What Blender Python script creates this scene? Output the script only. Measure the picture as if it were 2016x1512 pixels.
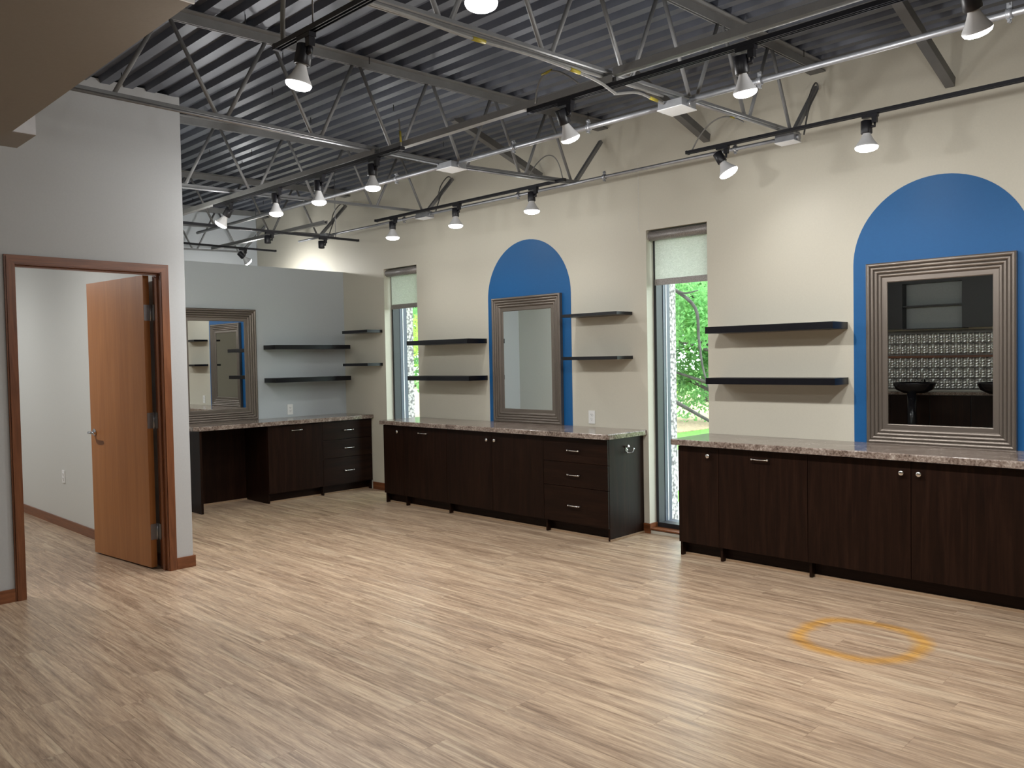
import bpy, bmesh, math, random
import numpy as np
from mathutils import Vector, Matrix, Quaternion

for o in list(bpy.data.objects):
    bpy.data.objects.remove(o, do_unlink=True)
S = bpy.context.scene
C = S.collection
R = math.radians
rnd = random.Random(7)

# ------------------------------------------------------------------ camera
CAM_H = 1.476
F_PX = 1616.32
YAW, PIT, ROL = R(44.36), R(-1.727), R(-1.061)
fw = Vector((-math.sin(YAW) * math.cos(PIT), math.cos(YAW) * math.cos(PIT), math.sin(PIT)))
r0 = Vector((math.cos(YAW), math.sin(YAW), 0))
u0 = r0.cross(fw)
r2 = math.cos(ROL) * r0 + math.sin(ROL) * u0
u2 = -math.sin(ROL) * r0 + math.cos(ROL) * u0
cam = bpy.data.cameras.new('camera')
cam.sensor_width = 36.0
cam.lens = F_PX / 2016 * 36.0
cam.clip_start = 0.05
cam.clip_end = 300
co = bpy.data.objects.new('camera', cam)
C.objects.link(co)
m = Matrix((r2, u2, -fw)).transposed().to_4x4()
m.translation = (0, 0, CAM_H)
co.matrix_world = m
S.camera = co

# ------------------------------------------------------------------ world, exposure
SKY = 5.0
w = bpy.data.worlds.new('overcast_sky')
S.world = w
w.use_nodes = True
bg = w.node_tree.nodes['Background']
bg.inputs[0].default_value = (0.92, 0.97, 1.0, 1)
bg.inputs[1].default_value = SKY
S.view_settings.view_transform = 'Standard'
S.view_settings.look = 'None'
S.view_settings.gamma = 1.0
S.view_settings.use_curve_mapping = False
S.view_settings.exposure = 0.3
LAMP_W = 60.0          # forward beam of one flood bulb
GLOW_W = 13.0          # all-round glow of its frosted bowl
WALL_W, WALL_GLOW = 19.0, 4.0   # smaller floods on the wall tracks
LAMP_COL = (1.0, 0.99, 0.975)

# ------------------------------------------------------------------ key dimensions (metres)
W = 5.676            # inner face of the window wall (plane y = W)
XD = -5.881          # face of the door wall
YE = 2.63            # end of the door wall / recess side wall
XP = -8.355          # face of the low partition
XFAR = -10.4
XNEAR = 2.6
YK = -1.6            # wall with the wash station
CH = 0.8665          # worktop height
WT = 2.521           # window head
SL = 0.03            # roof slope


def deck_z(y):
    return 3.50 - SL * (W - y)


def chord_z(y, x=0.0):
    """underside of a joist bottom chord; the two nearest joists sit a little differently"""
    if abs(x + 4.4) < 0.1:
        return 2.856 + max(0.0, y - 3.9) * 0.052
    if abs(x + 2.5) < 0.1:
        return 2.852 + 0.040 * (y - 2.9)
    return 2.955 - SL * (W - y)


# ------------------------------------------------------------------ materials
M = {}


def _new(name):
    mt = bpy.data.materials.new(name)
    mt.use_nodes = True
    nt = mt.node_tree
    b = nt.nodes['Principled BSDF']
    M[name] = mt
    return mt, nt, b


def N(nt, typ, **kw):
    n = nt.nodes.new(typ)
    for k, v in kw.items():
        setattr(n, k, v)
    return n


def ramp(nt, fac, stops):
    r = N(nt, 'ShaderNodeValToRGB')
    e = r.color_ramp.elements
    while len(e) < len(stops):
        e.new(0.5)
    for i, (p, c) in enumerate(stops):
        e[i].position = p
        e[i].color = (*c, 1)
    nt.links.new(fac, r.inputs[0])
    return r.outputs[0]


def mapping(nt, src, scale=(1, 1, 1), loc=(0, 0, 0)):
    mp = N(nt, 'ShaderNodeMapping')
    mp.inputs['Scale'].default_value = scale
    mp.inputs['Location'].default_value = loc
    nt.links.new(src, mp.inputs[0])
    return mp.outputs[0]


def noise(nt, vec, scale, detail=4, rough=0.6, dist=0.0):
    n = N(nt, 'ShaderNodeTexNoise')
    n.inputs['Scale'].default_value = scale
    n.inputs['Detail'].default_value = detail
    n.inputs['Roughness'].default_value = rough
    n.inputs['Distortion'].default_value = dist
    nt.links.new(vec, n.inputs['Vector'])
    return n.outputs['Fac']


def bump(nt, b, h, strength=0.2, dist=0.01):
    bp = N(nt, 'ShaderNodeBump')
    bp.inputs['Strength'].default_value = strength
    bp.inputs['Distance'].default_value = dist
    nt.links.new(h, bp.inputs['Height'])
    nt.links.new(bp.outputs[0], b.inputs['Normal'])


def mixc(nt, fac, a, b_, blend='MIX'):
    mx = N(nt, 'ShaderNodeMix', data_type='RGBA', blend_type=blend)
    if isinstance(fac, (int, float)):
        mx.inputs[0].default_value = fac
    else:
        nt.links.new(fac, mx.inputs[0])
    for i, s in ((6, a), (7, b_)):
        if isinstance(s, tuple):
            mx.inputs[i].default_value = (*s, 1)
        else:
            nt.links.new(s, mx.inputs[i])
    return mx.outputs[2]


def math_n(nt, op, a, b_=None, c=None):
    mn = N(nt, 'ShaderNodeMath', operation=op)
    for i, s in enumerate((a, b_, c)):
        if s is None:
            continue
        if isinstance(s, (int, float)):
            mn.inputs[i].default_value = s
        else:
            nt.links.new(s, mn.inputs[i])
    return mn.outputs[0]


def plain(name, col, rough=0.5, metal=0.0, spec=0.5, coat=0.0, var=0.0, nscale=40, bmp=0.0):
    mt, nt, b = _new(name)
    b.inputs['Base Color'].default_value = (*col, 1)
    b.inputs['Roughness'].default_value = rough
    b.inputs['Metallic'].default_value = metal
    b.inputs['Specular IOR Level'].default_value = spec
    b.inputs['Coat Weight'].default_value = coat
    if var or bmp:
        g = N(nt, 'ShaderNodeNewGeometry').outputs['Position']
        f = noise(nt, g, nscale)
        if var:
            a = tuple(max(0, c * (1 - var)) for c in col)
            z = tuple(min(1, c * (1 + var)) for c in col)
            nt.links.new(ramp(nt, f, [(0.3, a), (0.7, z)]), b.inputs['Base Color'])
        if bmp:
            bump(nt, b, f, bmp, 0.002)
    return mt


plain('beige_paint', (0.61, 0.58, 0.485), 0.55, var=0.02, nscale=90, bmp=0.12)
plain('grey_paint', (0.49, 0.50, 0.505), 0.55, var=0.02, nscale=90, bmp=0.12)
plain('partition_paint', (0.49, 0.535, 0.555), 0.55, var=0.02, nscale=90, bmp=0.12)
plain('far_paint', (0.68, 0.72, 0.76), 0.55, var=0.02, nscale=90, bmp=0.12)
plain('room_paint', (0.62, 0.625, 0.59), 0.55, var=0.02, nscale=90, bmp=0.12)
plain('soffit_paint', (0.24, 0.208, 0.172), 0.6, var=0.03, nscale=60, bmp=0.15)  # wall beige darkened evenly, standing in for the soffit's shade
plain('blue_paint', (0.004, 0.102, 0.295), 0.5, spec=0.4, var=0.03, nscale=60, bmp=0.1)
plain('deck_steel', (0.09, 0.099, 0.124), 0.40, metal=0.2, var=0.15, nscale=3)
plain('joist_paint', (0.21, 0.213, 0.215), 0.48, metal=0.2, var=0.1, nscale=8)
plain('brace_paint', (0.12, 0.12, 0.118), 0.5, var=0.1, nscale=8)
plain('galvanised', (0.36, 0.37, 0.39), 0.42, metal=0.7, var=0.12, nscale=20)
plain('strut_grey', (0.29, 0.29, 0.285), 0.5, metal=0.3, var=0.06, nscale=15)
plain('cable_grey', (0.24, 0.238, 0.225), 0.6, var=0.08, nscale=30)
plain('yellow_tape', (0.38, 0.31, 0.03), 0.5, var=0.05)
plain('box_white', (0.72, 0.73, 0.74), 0.5, var=0.04)
plain('track_black', (0.012, 0.012, 0.016), 0.4, var=0.1)
plain('shelf_black', (0.005, 0.005, 0.008), 0.3, spec=0.35, var=0.15, nscale=30)
plain('bulb_white', (0.80, 0.80, 0.80), 0.4, var=0.02)
plain('nickel', (0.70, 0.69, 0.67), 0.22, metal=1.0, var=0.03, nscale=60)
plain('chrome', (0.75, 0.76, 0.78), 0.15, metal=1.0, var=0.03, nscale=60)
plain('hinge_steel', (0.42, 0.43, 0.45), 0.35, metal=0.9, var=0.06, nscale=40)
plain('outlet_white', (0.82, 0.82, 0.80), 0.35, var=0.01)
plain('outlet_slot', (0.05, 0.05, 0.05), 0.6, var=0.02)
plain('window_black', (0.025, 0.027, 0.032), 0.4, metal=0.2, var=0.08)
plain('window_grey', (0.055, 0.065, 0.095), 0.35, metal=0.0, var=0.05)
plain('gap_dark', (0.01, 0.009, 0.008), 0.8, var=0.05)
plain('blind_roll', (0.27, 0.25, 0.235), 0.4, metal=0.3, var=0.35, nscale=120, bmp=0.6)
plain('tin', (0.62, 0.63, 0.61), 0.28, metal=0.9, var=0.15, nscale=40)
plain('tile_board', (0.2, 0.2, 0.2), 0.6, var=0.1)
plain('cabinet_black', (0.02, 0.02, 0.022), 0.4, var=0.1)
plain('cabinet_panel', (0.34, 0.37, 0.38), 0.5, var=0.04)
plain('bowl_black', (0.01, 0.01, 0.013), 0.15, var=0.1)
plain('seat_grey', (0.30, 0.29, 0.31), 0.6, var=0.05)
plain('bark', (0.07, 0.065, 0.06), 0.9, var=0.4, nscale=12, bmp=0.6)
plain('grass', (0.13, 0.30, 0.05), 0.9, var=0.3, nscale=9, bmp=0.4)
plain('concrete', (0.62, 0.61, 0.58), 0.9, var=0.08, nscale=6)
plain('asphalt', (0.30, 0.28, 0.27), 0.95, var=0.12, nscale=14)
plain('gravel', (0.46, 0.47, 0.50), 0.95, var=0.35, nscale=25, bmp=0.5)
plain('mulch', (0.40, 0.29, 0.19), 0.95, var=0.35, nscale=16, bmp=0.5)
plain('duct_white', (0.75, 0.75, 0.78), 0.5, var=0.03)
plain('scuff', (0.06, 0.06, 0.06), 0.5)


def emis(name, col, strength):
    mt, nt, b = _new(name)
    b.inputs['Base Color'].default_value = (0.8, 0.8, 0.8, 1)
    g = N(nt, 'ShaderNodeNewGeometry').outputs['Position']
    f = noise(nt, g, 30, 1)
    c = ramp(nt, f, [(0.0, tuple(x * 0.98 for x in col)), (1.0, col)])
    nt.links.new(c, b.inputs['Emission Color'])
    b.inputs['Emission Strength'].default_value = strength


emis('lamp_lens', (1.0, 0.99, 0.97), 6.0)


def glass_mat():
    mt = bpy.data.materials.new('window_glass')
    mt.use_nodes = True
    nt = mt.node_tree
    nt.nodes.remove(nt.nodes['Principled BSDF'])
    out = nt.nodes['Material Output']
    t = N(nt, 'ShaderNodeBsdfTransparent')
    t.inputs[0].default_value = (0.93, 0.97, 0.96, 1)
    g = N(nt, 'ShaderNodeBsdfGlossy')
    g.inputs['Roughness'].default_value = 0.02
    lw = N(nt, 'ShaderNodeLayerWeight')
    lw.inputs[0].default_value = 0.5
    fac = math_n(nt, 'MULTIPLY_ADD', math_n(nt, 'POWER', lw.outputs['Facing'], 5.0), 0.9, 0.045)
    mx = N(nt, 'ShaderNodeMixShader')
    nt.links.new(fac, mx.inputs[0])
    nt.links.new(t.outputs[0], mx.inputs[1])
    nt.links.new(g.outputs[0], mx.inputs[2])
    nt.links.new(mx.outputs[0], out.inputs[0])
    M['window_glass'] = mt


glass_mat()


def blind_mat():
    mt = bpy.data.materials.new('blind_fabric')
    mt.use_nodes = True
    nt = mt.node_tree
    nt.nodes.remove(nt.nodes['Principled BSDF'])
    out = nt.nodes['Material Output']
    g = N(nt, 'ShaderNodeNewGeometry').outputs['Position']
    f = noise(nt, mapping(nt, g, (1, 1, 2.2)), 55, 3, 0.6, 1.5)
    col = ramp(nt, f, [(0.3, (0.72, 0.75, 0.70)), (0.7, (0.88, 0.90, 0.86))])
    d = N(nt, 'ShaderNodeBsdfDiffuse')
    tl = N(nt, 'ShaderNodeBsdfTranslucent')
    tp = N(nt, 'ShaderNodeBsdfTransparent')
    nt.links.new(col, d.inputs[0])
    nt.links.new(col, tl.inputs[0])
    m1 = N(nt, 'ShaderNodeMixShader')
    m1.inputs[0].default_value = 0.42
    nt.links.new(d.outputs[0], m1.inputs[1])
    nt.links.new(tl.outputs[0], m1.inputs[2])
    m2 = N(nt, 'ShaderNodeMixShader')
    nt.links.new(ramp(nt, f, [(0.35, (0.10, 0.10, 0.10)), (0.65, (0.02, 0.02, 0.02))]), m2.inputs[0])
    nt.links.new(m1.outputs[0], m2.inputs[1])
    nt.links.new(tp.outputs[0], m2.inputs[2])
    nt.links.new(m2.outputs[0], out.inputs[0])
    M['blind_fabric'] = mt


blind_mat()


def mirror_mat():
    mt, nt, b = _new('mirror_glass')
    b.inputs['Base Color'].default_value = (0.80, 0.83, 0.82, 1)
    b.inputs['Metallic'].default_value = 1.0
    b.inputs['Roughness'].default_value = 0.004
    g = N(nt, 'ShaderNodeNewGeometry').outputs['Position']
    bump(nt, b, noise(nt, g, 1.6, 0), 0.02, 0.02)


mirror_mat()


def wood(name, dark, mid, light, grain, rough=0.4, scale=1.0, coat=0.0, coord='Object', spec=0.5):
    """streaky timber; grain = axis (0,1,2) the grain runs along"""
    mt, nt, b = _new(name)
    tc = N(nt, 'ShaderNodeTexCoord').outputs[coord]
    oi = N(nt, 'ShaderNodeObjectInfo').outputs['Random']
    add = N(nt, 'ShaderNodeVectorMath', operation='ADD')
    cmb = N(nt, 'ShaderNodeCombineXYZ')
    k = math_n(nt, 'MULTIPLY', oi, 17.0)
    for i in range(3):
        nt.links.new(k, cmb.inputs[i])
    nt.links.new(tc, add.inputs[0])
    nt.links.new(cmb.outputs[0], add.inputs[1])
    sc = [14 * scale] * 3
    sc[grain] = 0.9 * scale
    f1 = noise(nt, mapping(nt, add.outputs[0], tuple(sc)), 1.6, 6, 0.62, 0.9)
    sc2 = [90 * scale] * 3
    sc2[grain] = 3 * scale
    f2 = noise(nt, mapping(nt, add.outputs[0], tuple(sc2)), 1.5, 3, 0.6)
    f = math_n(nt, 'ADD', math_n(nt, 'MULTIPLY', f1, 0.75), math_n(nt, 'MULTIPLY', f2, 0.25))
    nt.links.new(ramp(nt, f, [(0.34, dark), (0.5, mid), (0.66, light)]), b.inputs['Base Color'])
    b.inputs['Roughness'].default_value = rough
    b.inputs['Coat Weight'].default_value = coat
    b.inputs['Specular IOR Level'].default_value = spec
    bump(nt, b, f2, 0.06, 0.002)


wood('espresso', (0.007, 0.0026, 0.0013), (0.0125, 0.0046, 0.0023), (0.021, 0.0085, 0.0045), 2, 0.42, spec=0.14)
wood('espresso_flat', (0.007, 0.0026, 0.0013), (0.0125, 0.0046, 0.0023), (0.021, 0.0085, 0.0045), 0, 0.42, spec=0.14)
wood('oak_trim', (0.105, 0.032, 0.010), (0.19, 0.064, 0.023), (0.27, 0.100, 0.038), 2, 0.36, 1.0)
wood('oak_trim_y', (0.105, 0.032, 0.010), (0.19, 0.064, 0.023), (0.27, 0.100, 0.038), 1, 0.36, 1.0)
wood('oak_trim_x', (0.105, 0.032, 0.010), (0.19, 0.064, 0.023), (0.27, 0.100, 0.038), 0, 0.36, 1.0)
wood('oak_door', (0.32, 0.122, 0.036), (0.37, 0.148, 0.045), (0.42, 0.175, 0.056), 2, 0.38, 0.45)
wood('shoe_wood', (0.22, 0.14, 0.08), (0.30, 0.20, 0.12), (0.36, 0.25, 0.16), 0, 0.5)


def frame_mat(name, ax):
    mt, nt, b = _new(name)
    tc = N(nt, 'ShaderNodeTexCoord').outputs['Object']
    sc = [60, 60, 60]
    sc[ax] = 1.5
    f = noise(nt, mapping(nt, tc, tuple(sc)), 2, 3)
    nt.links.new(ramp(nt, f, [(0.3, (0.175, 0.148, 0.125)), (0.7, (0.215, 0.183, 0.156))]), b.inputs['Base Color'])
    b.inputs['Metallic'].default_value = 0.6
    b.inputs['Roughness'].default_value = 0.36


frame_mat('frame_x', 0)
frame_mat('frame_z', 2)


def counter_mat():
    mt, nt, b = _new('stone_laminate')
    g = N(nt, 'ShaderNodeNewGeometry').outputs['Position']
    f1 = noise(nt, g, 9, 5, 0.65, 0.8)
    f2 = noise(nt, g, 60, 5, 0.7, 0.4)
    f = math_n(nt, 'ADD', math_n(nt, 'MULTIPLY', f1, 0.4), math_n(nt, 'MULTIPLY', f2, 0.6))
    nt.links.new(ramp(nt, f, [(0.36, (0.045, 0.03, 0.024)), (0.46, (0.17, 0.125, 0.10)), (0.55, (0.29, 0.235, 0.20)),
                              (0.64, (0.50, 0.44, 0.38))]), b.inputs['Base Color'])
    b.inputs['Roughness'].default_value = 0.16
    b.inputs['Specular IOR Level'].default_value = 0.55


counter_mat()


def floor_mat():
    mt, nt, b = _new('vinyl_plank')
    pos = N(nt, 'ShaderNodeNewGeometry').outputs['Position']
    oi = N(nt, 'ShaderNodeObjectInfo').outputs['Random']
    cmb = N(nt, 'ShaderNodeCombineXYZ')
    nt.links.new(math_n(nt, 'MULTIPLY', oi, 31.0), cmb.inputs[0])
    nt.links.new(math_n(nt, 'MULTIPLY', oi, 3.7), cmb.inputs[1])
    add = N(nt, 'ShaderNodeVectorMath', operation='ADD')
    nt.links.new(pos, add.inputs[0])
    nt.links.new(cmb.outputs[0], add.inputs[1])
    v = add.outputs[0]
    broad = noise(nt, mapping(nt, v, (0.7, 10, 1)), 1.3, 4, 0.6, 0.8)
    streak = noise(nt, mapping(nt, v, (1.9, 30, 1)), 1.4, 7, 0.70, 1.2)
    fine = noise(nt, mapping(nt, v, (10, 120, 1)), 1.3, 4, 0.7, 0.8)
    knots = noise(nt, mapping(nt, v, (3.5, 9, 1)), 1.6, 5, 0.7, 1.6)
    f = math_n(nt, 'ADD', math_n(nt, 'MULTIPLY', broad, 0.30), math_n(nt, 'MULTIPLY', streak, 0.48))
    f = math_n(nt, 'ADD', f, math_n(nt, 'MULTIPLY', fine, 0.22))
    f = math_n(nt, 'ADD', f, math_n(nt, 'MULTIPLY', math_n(nt, 'SUBTRACT', oi, 0.5), 0.03))
    col = ramp(nt, f, [(0.33, (0.135, 0.086, 0.056)), (0.42, (0.235, 0.158, 0.102)), (0.50, (0.365, 0.257, 0.172)),
                       (0.58, (0.505, 0.375, 0.252)), (0.68, (0.69, 0.545, 0.38))])
    # pale cream edge grain running with the boards
    cream = noise(nt, mapping(nt, v, (0.55, 17, 1)), 1.7, 5, 0.62, 0.5)
    cf = ramp(nt, cream, [(0.56, (0, 0, 0)), (0.68, (0.55, 0.55, 0.55))])
    col = mixc(nt, cf, col, (0.63, 0.505, 0.345))
    dusk = noise(nt, mapping(nt, v, (0.8, 14, 1), (5, 9, 0)), 1.6, 5, 0.65, 0.8)
    df = ramp(nt, dusk, [(0.58, (0, 0, 0)), (0.70, (0.5, 0.5, 0.5))])
    col = mixc(nt, df, col, (0.215, 0.150, 0.112))
    kn = ramp(nt, knots, [(0.22, (0.45, 0.40, 0.38)), (0.36, (1, 1, 1))])
    col = mixc(nt, 1.0, col, kn, 'MULTIPLY')
    # cool grey wash in places
    wash = noise(nt, mapping(nt, v, (0.7, 5, 1)), 1.5, 3)
    wf = ramp(nt, wash, [(0.5, (0, 0, 0)), (0.75, (0.5, 0.5, 0.5))])
    col = mixc(nt, wf, col, mixc(nt, 1.0, col, (0.86, 0.93, 1.0), 'MULTIPLY'))
    # amber ring left on the floor by a chair base
    sep = N(nt, 'ShaderNodeSeparateXYZ')
    nt.links.new(pos, sep.inputs[0])
    dx = math_n(nt, 'DIVIDE', math_n(nt, 'SUBTRACT', sep.outputs[0], -1.665), 1.0)
    dy = math_n(nt, 'DIVIDE', math_n(nt, 'SUBTRACT', sep.outputs[1], 4.235), 1.02)
    d4 = math_n(nt, 'ADD', math_n(nt, 'POWER', math_n(nt, 'ABSOLUTE', dx), 2.5),
                math_n(nt, 'POWER', math_n(nt, 'ABSOLUTE', dy), 2.5))
    rad = math_n(nt, 'POWER', d4, 0.4)
    wob = noise(nt, pos, 6, 3)
    rad = math_n(nt, 'ADD', rad, math_n(nt, 'MULTIPLY', math_n(nt, 'SUBTRACT', wob, 0.5), 0.06))
    ring = math_n(nt, 'ABSOLUTE', math_n(nt, 'SUBTRACT', rad, 0.283))
    rf = ramp(nt, ring, [(0.010, (0.9, 0.9, 0.9)), (0.062, (0.0, 0.0, 0.0))])
    col = mixc(nt, rf, col, mixc(nt, 1.0, col, (1.25, 0.92, 0.33), 'MULTIPLY'))
    nt.links.new(col, b.inputs['Base Color'])
    rr = ramp(nt, streak, [(0.3, (0.29, 0.29, 0.29)), (0.7, (0.38, 0.38, 0.38))])
    nt.links.new(rr, b.inputs['Roughness'])
    b.inputs['Specular IOR Level'].default_value = 0.45
    bump(nt, b, streak, 0.08, 0.003)


floor_mat()


def aggregate_mat():
    mt, nt, b = _new('pebble_concrete')
    pos = N(nt, 'ShaderNodeNewGeometry').outputs['Position']
    vo = N(nt, 'ShaderNodeTexVoronoi')
    vo.inputs['Scale'].default_value = 38
    nt.links.new(pos, vo.inputs['Vector'])
    nt.links.new(ramp(nt, vo.outputs['Distance'], [(0.0, (0.72, 0.68, 0.62)), (0.45, (0.55, 0.52, 0.50)), (0.75, (0.16, 0.15, 0.15))]),
                 b.inputs['Base Color'])
    b.inputs['Roughness'].default_value = 0.9
    bump(nt, b, vo.outputs['Distance'], 0.8, 0.01)


aggregate_mat()


def leaf_mat(name, a, c):
    mt = bpy.data.materials.new(name)
    mt.use_nodes = True
    nt = mt.node_tree
    nt.nodes.remove(nt.nodes['Principled BSDF'])
    out = nt.nodes['Material Output']
    pos = N(nt, 'ShaderNodeNewGeometry').outputs['Position']
    f = noise(nt, pos, 2.2, 4, 0.7)
    col = ramp(nt, f, [(0.3, a), (0.7, c)])
    d = N(nt, 'ShaderNodeBsdfDiffuse')
    t = N(nt, 'ShaderNodeBsdfTranslucent')
    nt.links.new(col, d.inputs[0])
    nt.links.new(col, t.inputs[0])
    mx = N(nt, 'ShaderNodeMixShader')
    mx.inputs[0].default_value = 0.45
    nt.links.new(d.outputs[0], mx.inputs[1])
    nt.links.new(t.outputs[0], mx.inputs[2])
    nt.links.new(mx.outputs[0], out.inputs[0])
    M[name] = mt


leaf_mat('leaf_bright', (0.30, 0.52, 0.10), (0.66, 0.80, 0.24))
leaf_mat('leaf_cool', (0.13, 0.36, 0.13), (0.34, 0.60, 0.24))


# ------------------------------------------------------------------ mesh helpers
def box(bm, x0, x1, y0, y1, z0, z1):
    vs = [bm.verts.new(p) for p in ((x0, y0, z0), (x1, y0, z0), (x1, y1, z0), (x0, y1, z0),
                                    (x0, y0, z1), (x1, y0, z1), (x1, y1, z1), (x0, y1, z1))]
    for f in ((3, 2, 1, 0), (4, 5, 6, 7), (0, 1, 5, 4), (1, 2, 6, 5), (2, 3, 7, 6), (3, 0, 4, 7)):
        bm.faces.new([vs[i] for i in f])
    return vs


def hexa(bm, pts):
    vs = [bm.verts.new(p) for p in pts]
    for f in ((3, 2, 1, 0), (4, 5, 6, 7), (0, 1, 5, 4), (1, 2, 6, 5), (2, 3, 7, 6), (3, 0, 4, 7)):
        bm.faces.new([vs[i] for i in f])


def bar(bm, a, b_, wx, wz, up=(0, 0, 1)):
    """rectangular bar from a to b_, wx wide sideways, wz tall"""
    a, b_ = Vector(a), Vector(b_)
    d = (b_ - a).normalized()
    s = d.cross(Vector(up)).normalized()
    u = s.cross(d)
    pts = []
    for p in (a, b_):
        for i, j in ((-1, -1), (1, -1), (1, 1), (-1, 1)):
            pts.append(p + s * i * wx / 2 + u * j * wz / 2)
    hexa(bm, pts)


def tube(bm, pts, r, seg=8, caps=True):
    pts = [Vector(p) for p in pts]
    rings = []
    prev = None
    for i, p in enumerate(pts):
        if i == 0:
            d = pts[1] - p
        elif i == len(pts) - 1:
            d = p - pts[i - 1]
        else:
            d = pts[i + 1] - pts[i - 1]
        d.normalize()
        if prev is None:
            ref = Vector((0, 0, 1)) if abs(d.z) < 0.9 else Vector((1, 0, 0))
            s = d.cross(ref).normalized()
        else:
            s = (prev - d * prev.dot(d)).normalized()
        prev = s
        u = d.cross(s)
        rr = r[i] if isinstance(r, (list, tuple)) else r
        rings.append([bm.verts.new(p + (s * math.cos(2 * math.pi * k / seg) + u * math.sin(2 * math.pi * k / seg)) * rr)
                      for k in range(seg)])
    for a, b_ in zip(rings, rings[1:]):
        for k in range(seg):
            f = bm.faces.new((a[k], a[(k + 1) % seg], b_[(k + 1) % seg], b_[k]))
            f.smooth = True
    if caps:
        bm.faces.new(rings[0][::-1])
        bm.faces.new(rings[-1])


def lathe(bm, prof, seg=20, smooth=True):
    """revolve (r, z) profile about z"""
    rings = []
    for r_, z in prof:
        if r_ < 1e-6:
            rings.append([bm.verts.new((0, 0, z))])
        else:
            rings.append([bm.verts.new((r_ * math.cos(2 * math.pi * k / seg), r_ * math.sin(2 * math.pi * k / seg), z))
                          for k in range(seg)])
    for a, b_ in zip(rings, rings[1:]):
        for k in range(seg):
            k2 = (k + 1) % seg
            if len(a) == 1 and len(b_) == 1:
                continue
            if len(a) == 1:
                f = bm.faces.new((a[0], b_[k], b_[k2]))
            elif len(b_) == 1:
                f = bm.faces.new((a[k], b_[0], a[k2]))
            else:
                f = bm.faces.new((a[k], b_[k], b_[k2], a[k2]))
            f.smooth = smooth


def prism(bm, poly, z0, z1):
    """extrude xy polygon between z0 and z1"""
    a = [bm.verts.new((x, y, z0)) for x, y in poly]
    b_ = [bm.verts.new((x, y, z1)) for x, y in poly]
    n = len(poly)
    bm.faces.new(a[::-1])
    bm.faces.new(b_)
    for i in range(n):
        bm.faces.new((a[i], a[(i + 1) % n], b_[(i + 1) % n], b_[i]))


def arc_pts(a, top, b_, n=12):
    """smooth path through three points (quadratic)"""
    a, top, b_ = Vector(a), Vector(top), Vector(b_)
    c = top * 2 - (a + b_) / 2
    return [a * (1 - t) ** 2 + c * 2 * t * (1 - t) + b_ * t * t for t in [i / n for i in range(n + 1)]]


def catmull(pts, n=6):
    P = [Vector(p) for p in pts]
    P = [P[0] * 2 - P[1]] + P + [P[-1] * 2 - P[-2]]
    out = []
    for i in range(1, len(P) - 2):
        for k in range(n):
            t = k / n
            p0, p1, p2, p3 = P[i - 1], P[i], P[i + 1], P[i + 2]
            out.append(0.5 * ((2 * p1) + (p2 - p0) * t + (2 * p0 - 5 * p1 + 4 * p2 - p3) * t * t + (3 * p1 - p0 - 3 * p2 + p3) * t ** 3))
    out.append(P[-2])
    return out


def bevel(bm, w_, seg=1, angle=40):
    es = [e for e in bm.edges if len(e.link_faces) == 2 and e.calc_face_angle(0) > R(angle)]
    if es:
        bmesh.ops.bevel(bm, geom=es, offset=w_, segments=seg, affect='EDGES', profile=0.6)


def wloc(o):
    v = Vector((0, 0, 0))
    while o:
        v += o.location
        o = o.parent
    return v


def obj(name, bm, mat, parent=None, local=False, normals=True):
    """link ONE mesh object; the mesh is authored in world space unless local=True"""
    if normals:
        bmesh.ops.recalc_face_normals(bm, faces=bm.faces[:])
    if not local:
        if parent is not None:
            off = wloc(parent)
            loc = Vector((0, 0, 0))
        else:
            xs = [v.co.x for v in bm.verts]
            ys = [v.co.y for v in bm.verts]
            zs = [v.co.z for v in bm.verts]
            off = Vector(((min(xs) + max(xs)) / 2, (min(ys) + max(ys)) / 2, min(zs)))
            loc = off
        bmesh.ops.translate(bm, verts=bm.verts[:], vec=-off)
    else:
        loc = Vector((0, 0, 0))
    me = bpy.data.meshes.new(name)
    bm.to_mesh(me)
    bm.free()
    me.materials.append(M[mat])
    o = bpy.data.objects.new(name, me)
    C.objects.link(o)
    o.location = loc
    if parent is not None:
        o.parent = parent
    return o


def copy_mesh(src, parent, loc=(0, 0, 0), rot=None, name=None):
    o = bpy.data.objects.new(name or src.name.split('.')[0], src.data)
    C.objects.link(o)
    o.location = loc
    o.parent = parent
    if rot is not None:
        o.rotation_mode = 'QUATERNION'
        o.rotation_quaternion = rot
    return o


def thing(name, label, cat, loc=(0, 0, 0), rotz=0.0, group=None):
    o = bpy.data.objects.new(name, None)
    o.empty_display_size = 0.1
    C.objects.link(o)
    o.location = loc
    o.rotation_euler = (0, 0, rotz)
    tag(o, label, cat, group)
    return o


def tag(o, label, cat, group=None):
    o['label'] = label
    o['category'] = cat
    if group:
        o['group'] = group
    return o


def struct(o, label=None):
    o['kind'] = 'structure'
    if label:
        o['label'] = label
    return o


def BM():
    return bmesh.new()


# ================================================================== SETTING
# ---- floor: slab with individual planks
bm = BM()
box(bm, XFAR - 0.1, XNEAR + 0.1, YK - 0.1, W + 0.1, -0.12, -0.006)
floor = struct(obj('floor', bm, 'vinyl_plank'), 'wood look vinyl plank floor with an amber ring stain')
PW, PL = 0.1524, 1.22
plank_meshes = {}


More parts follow.
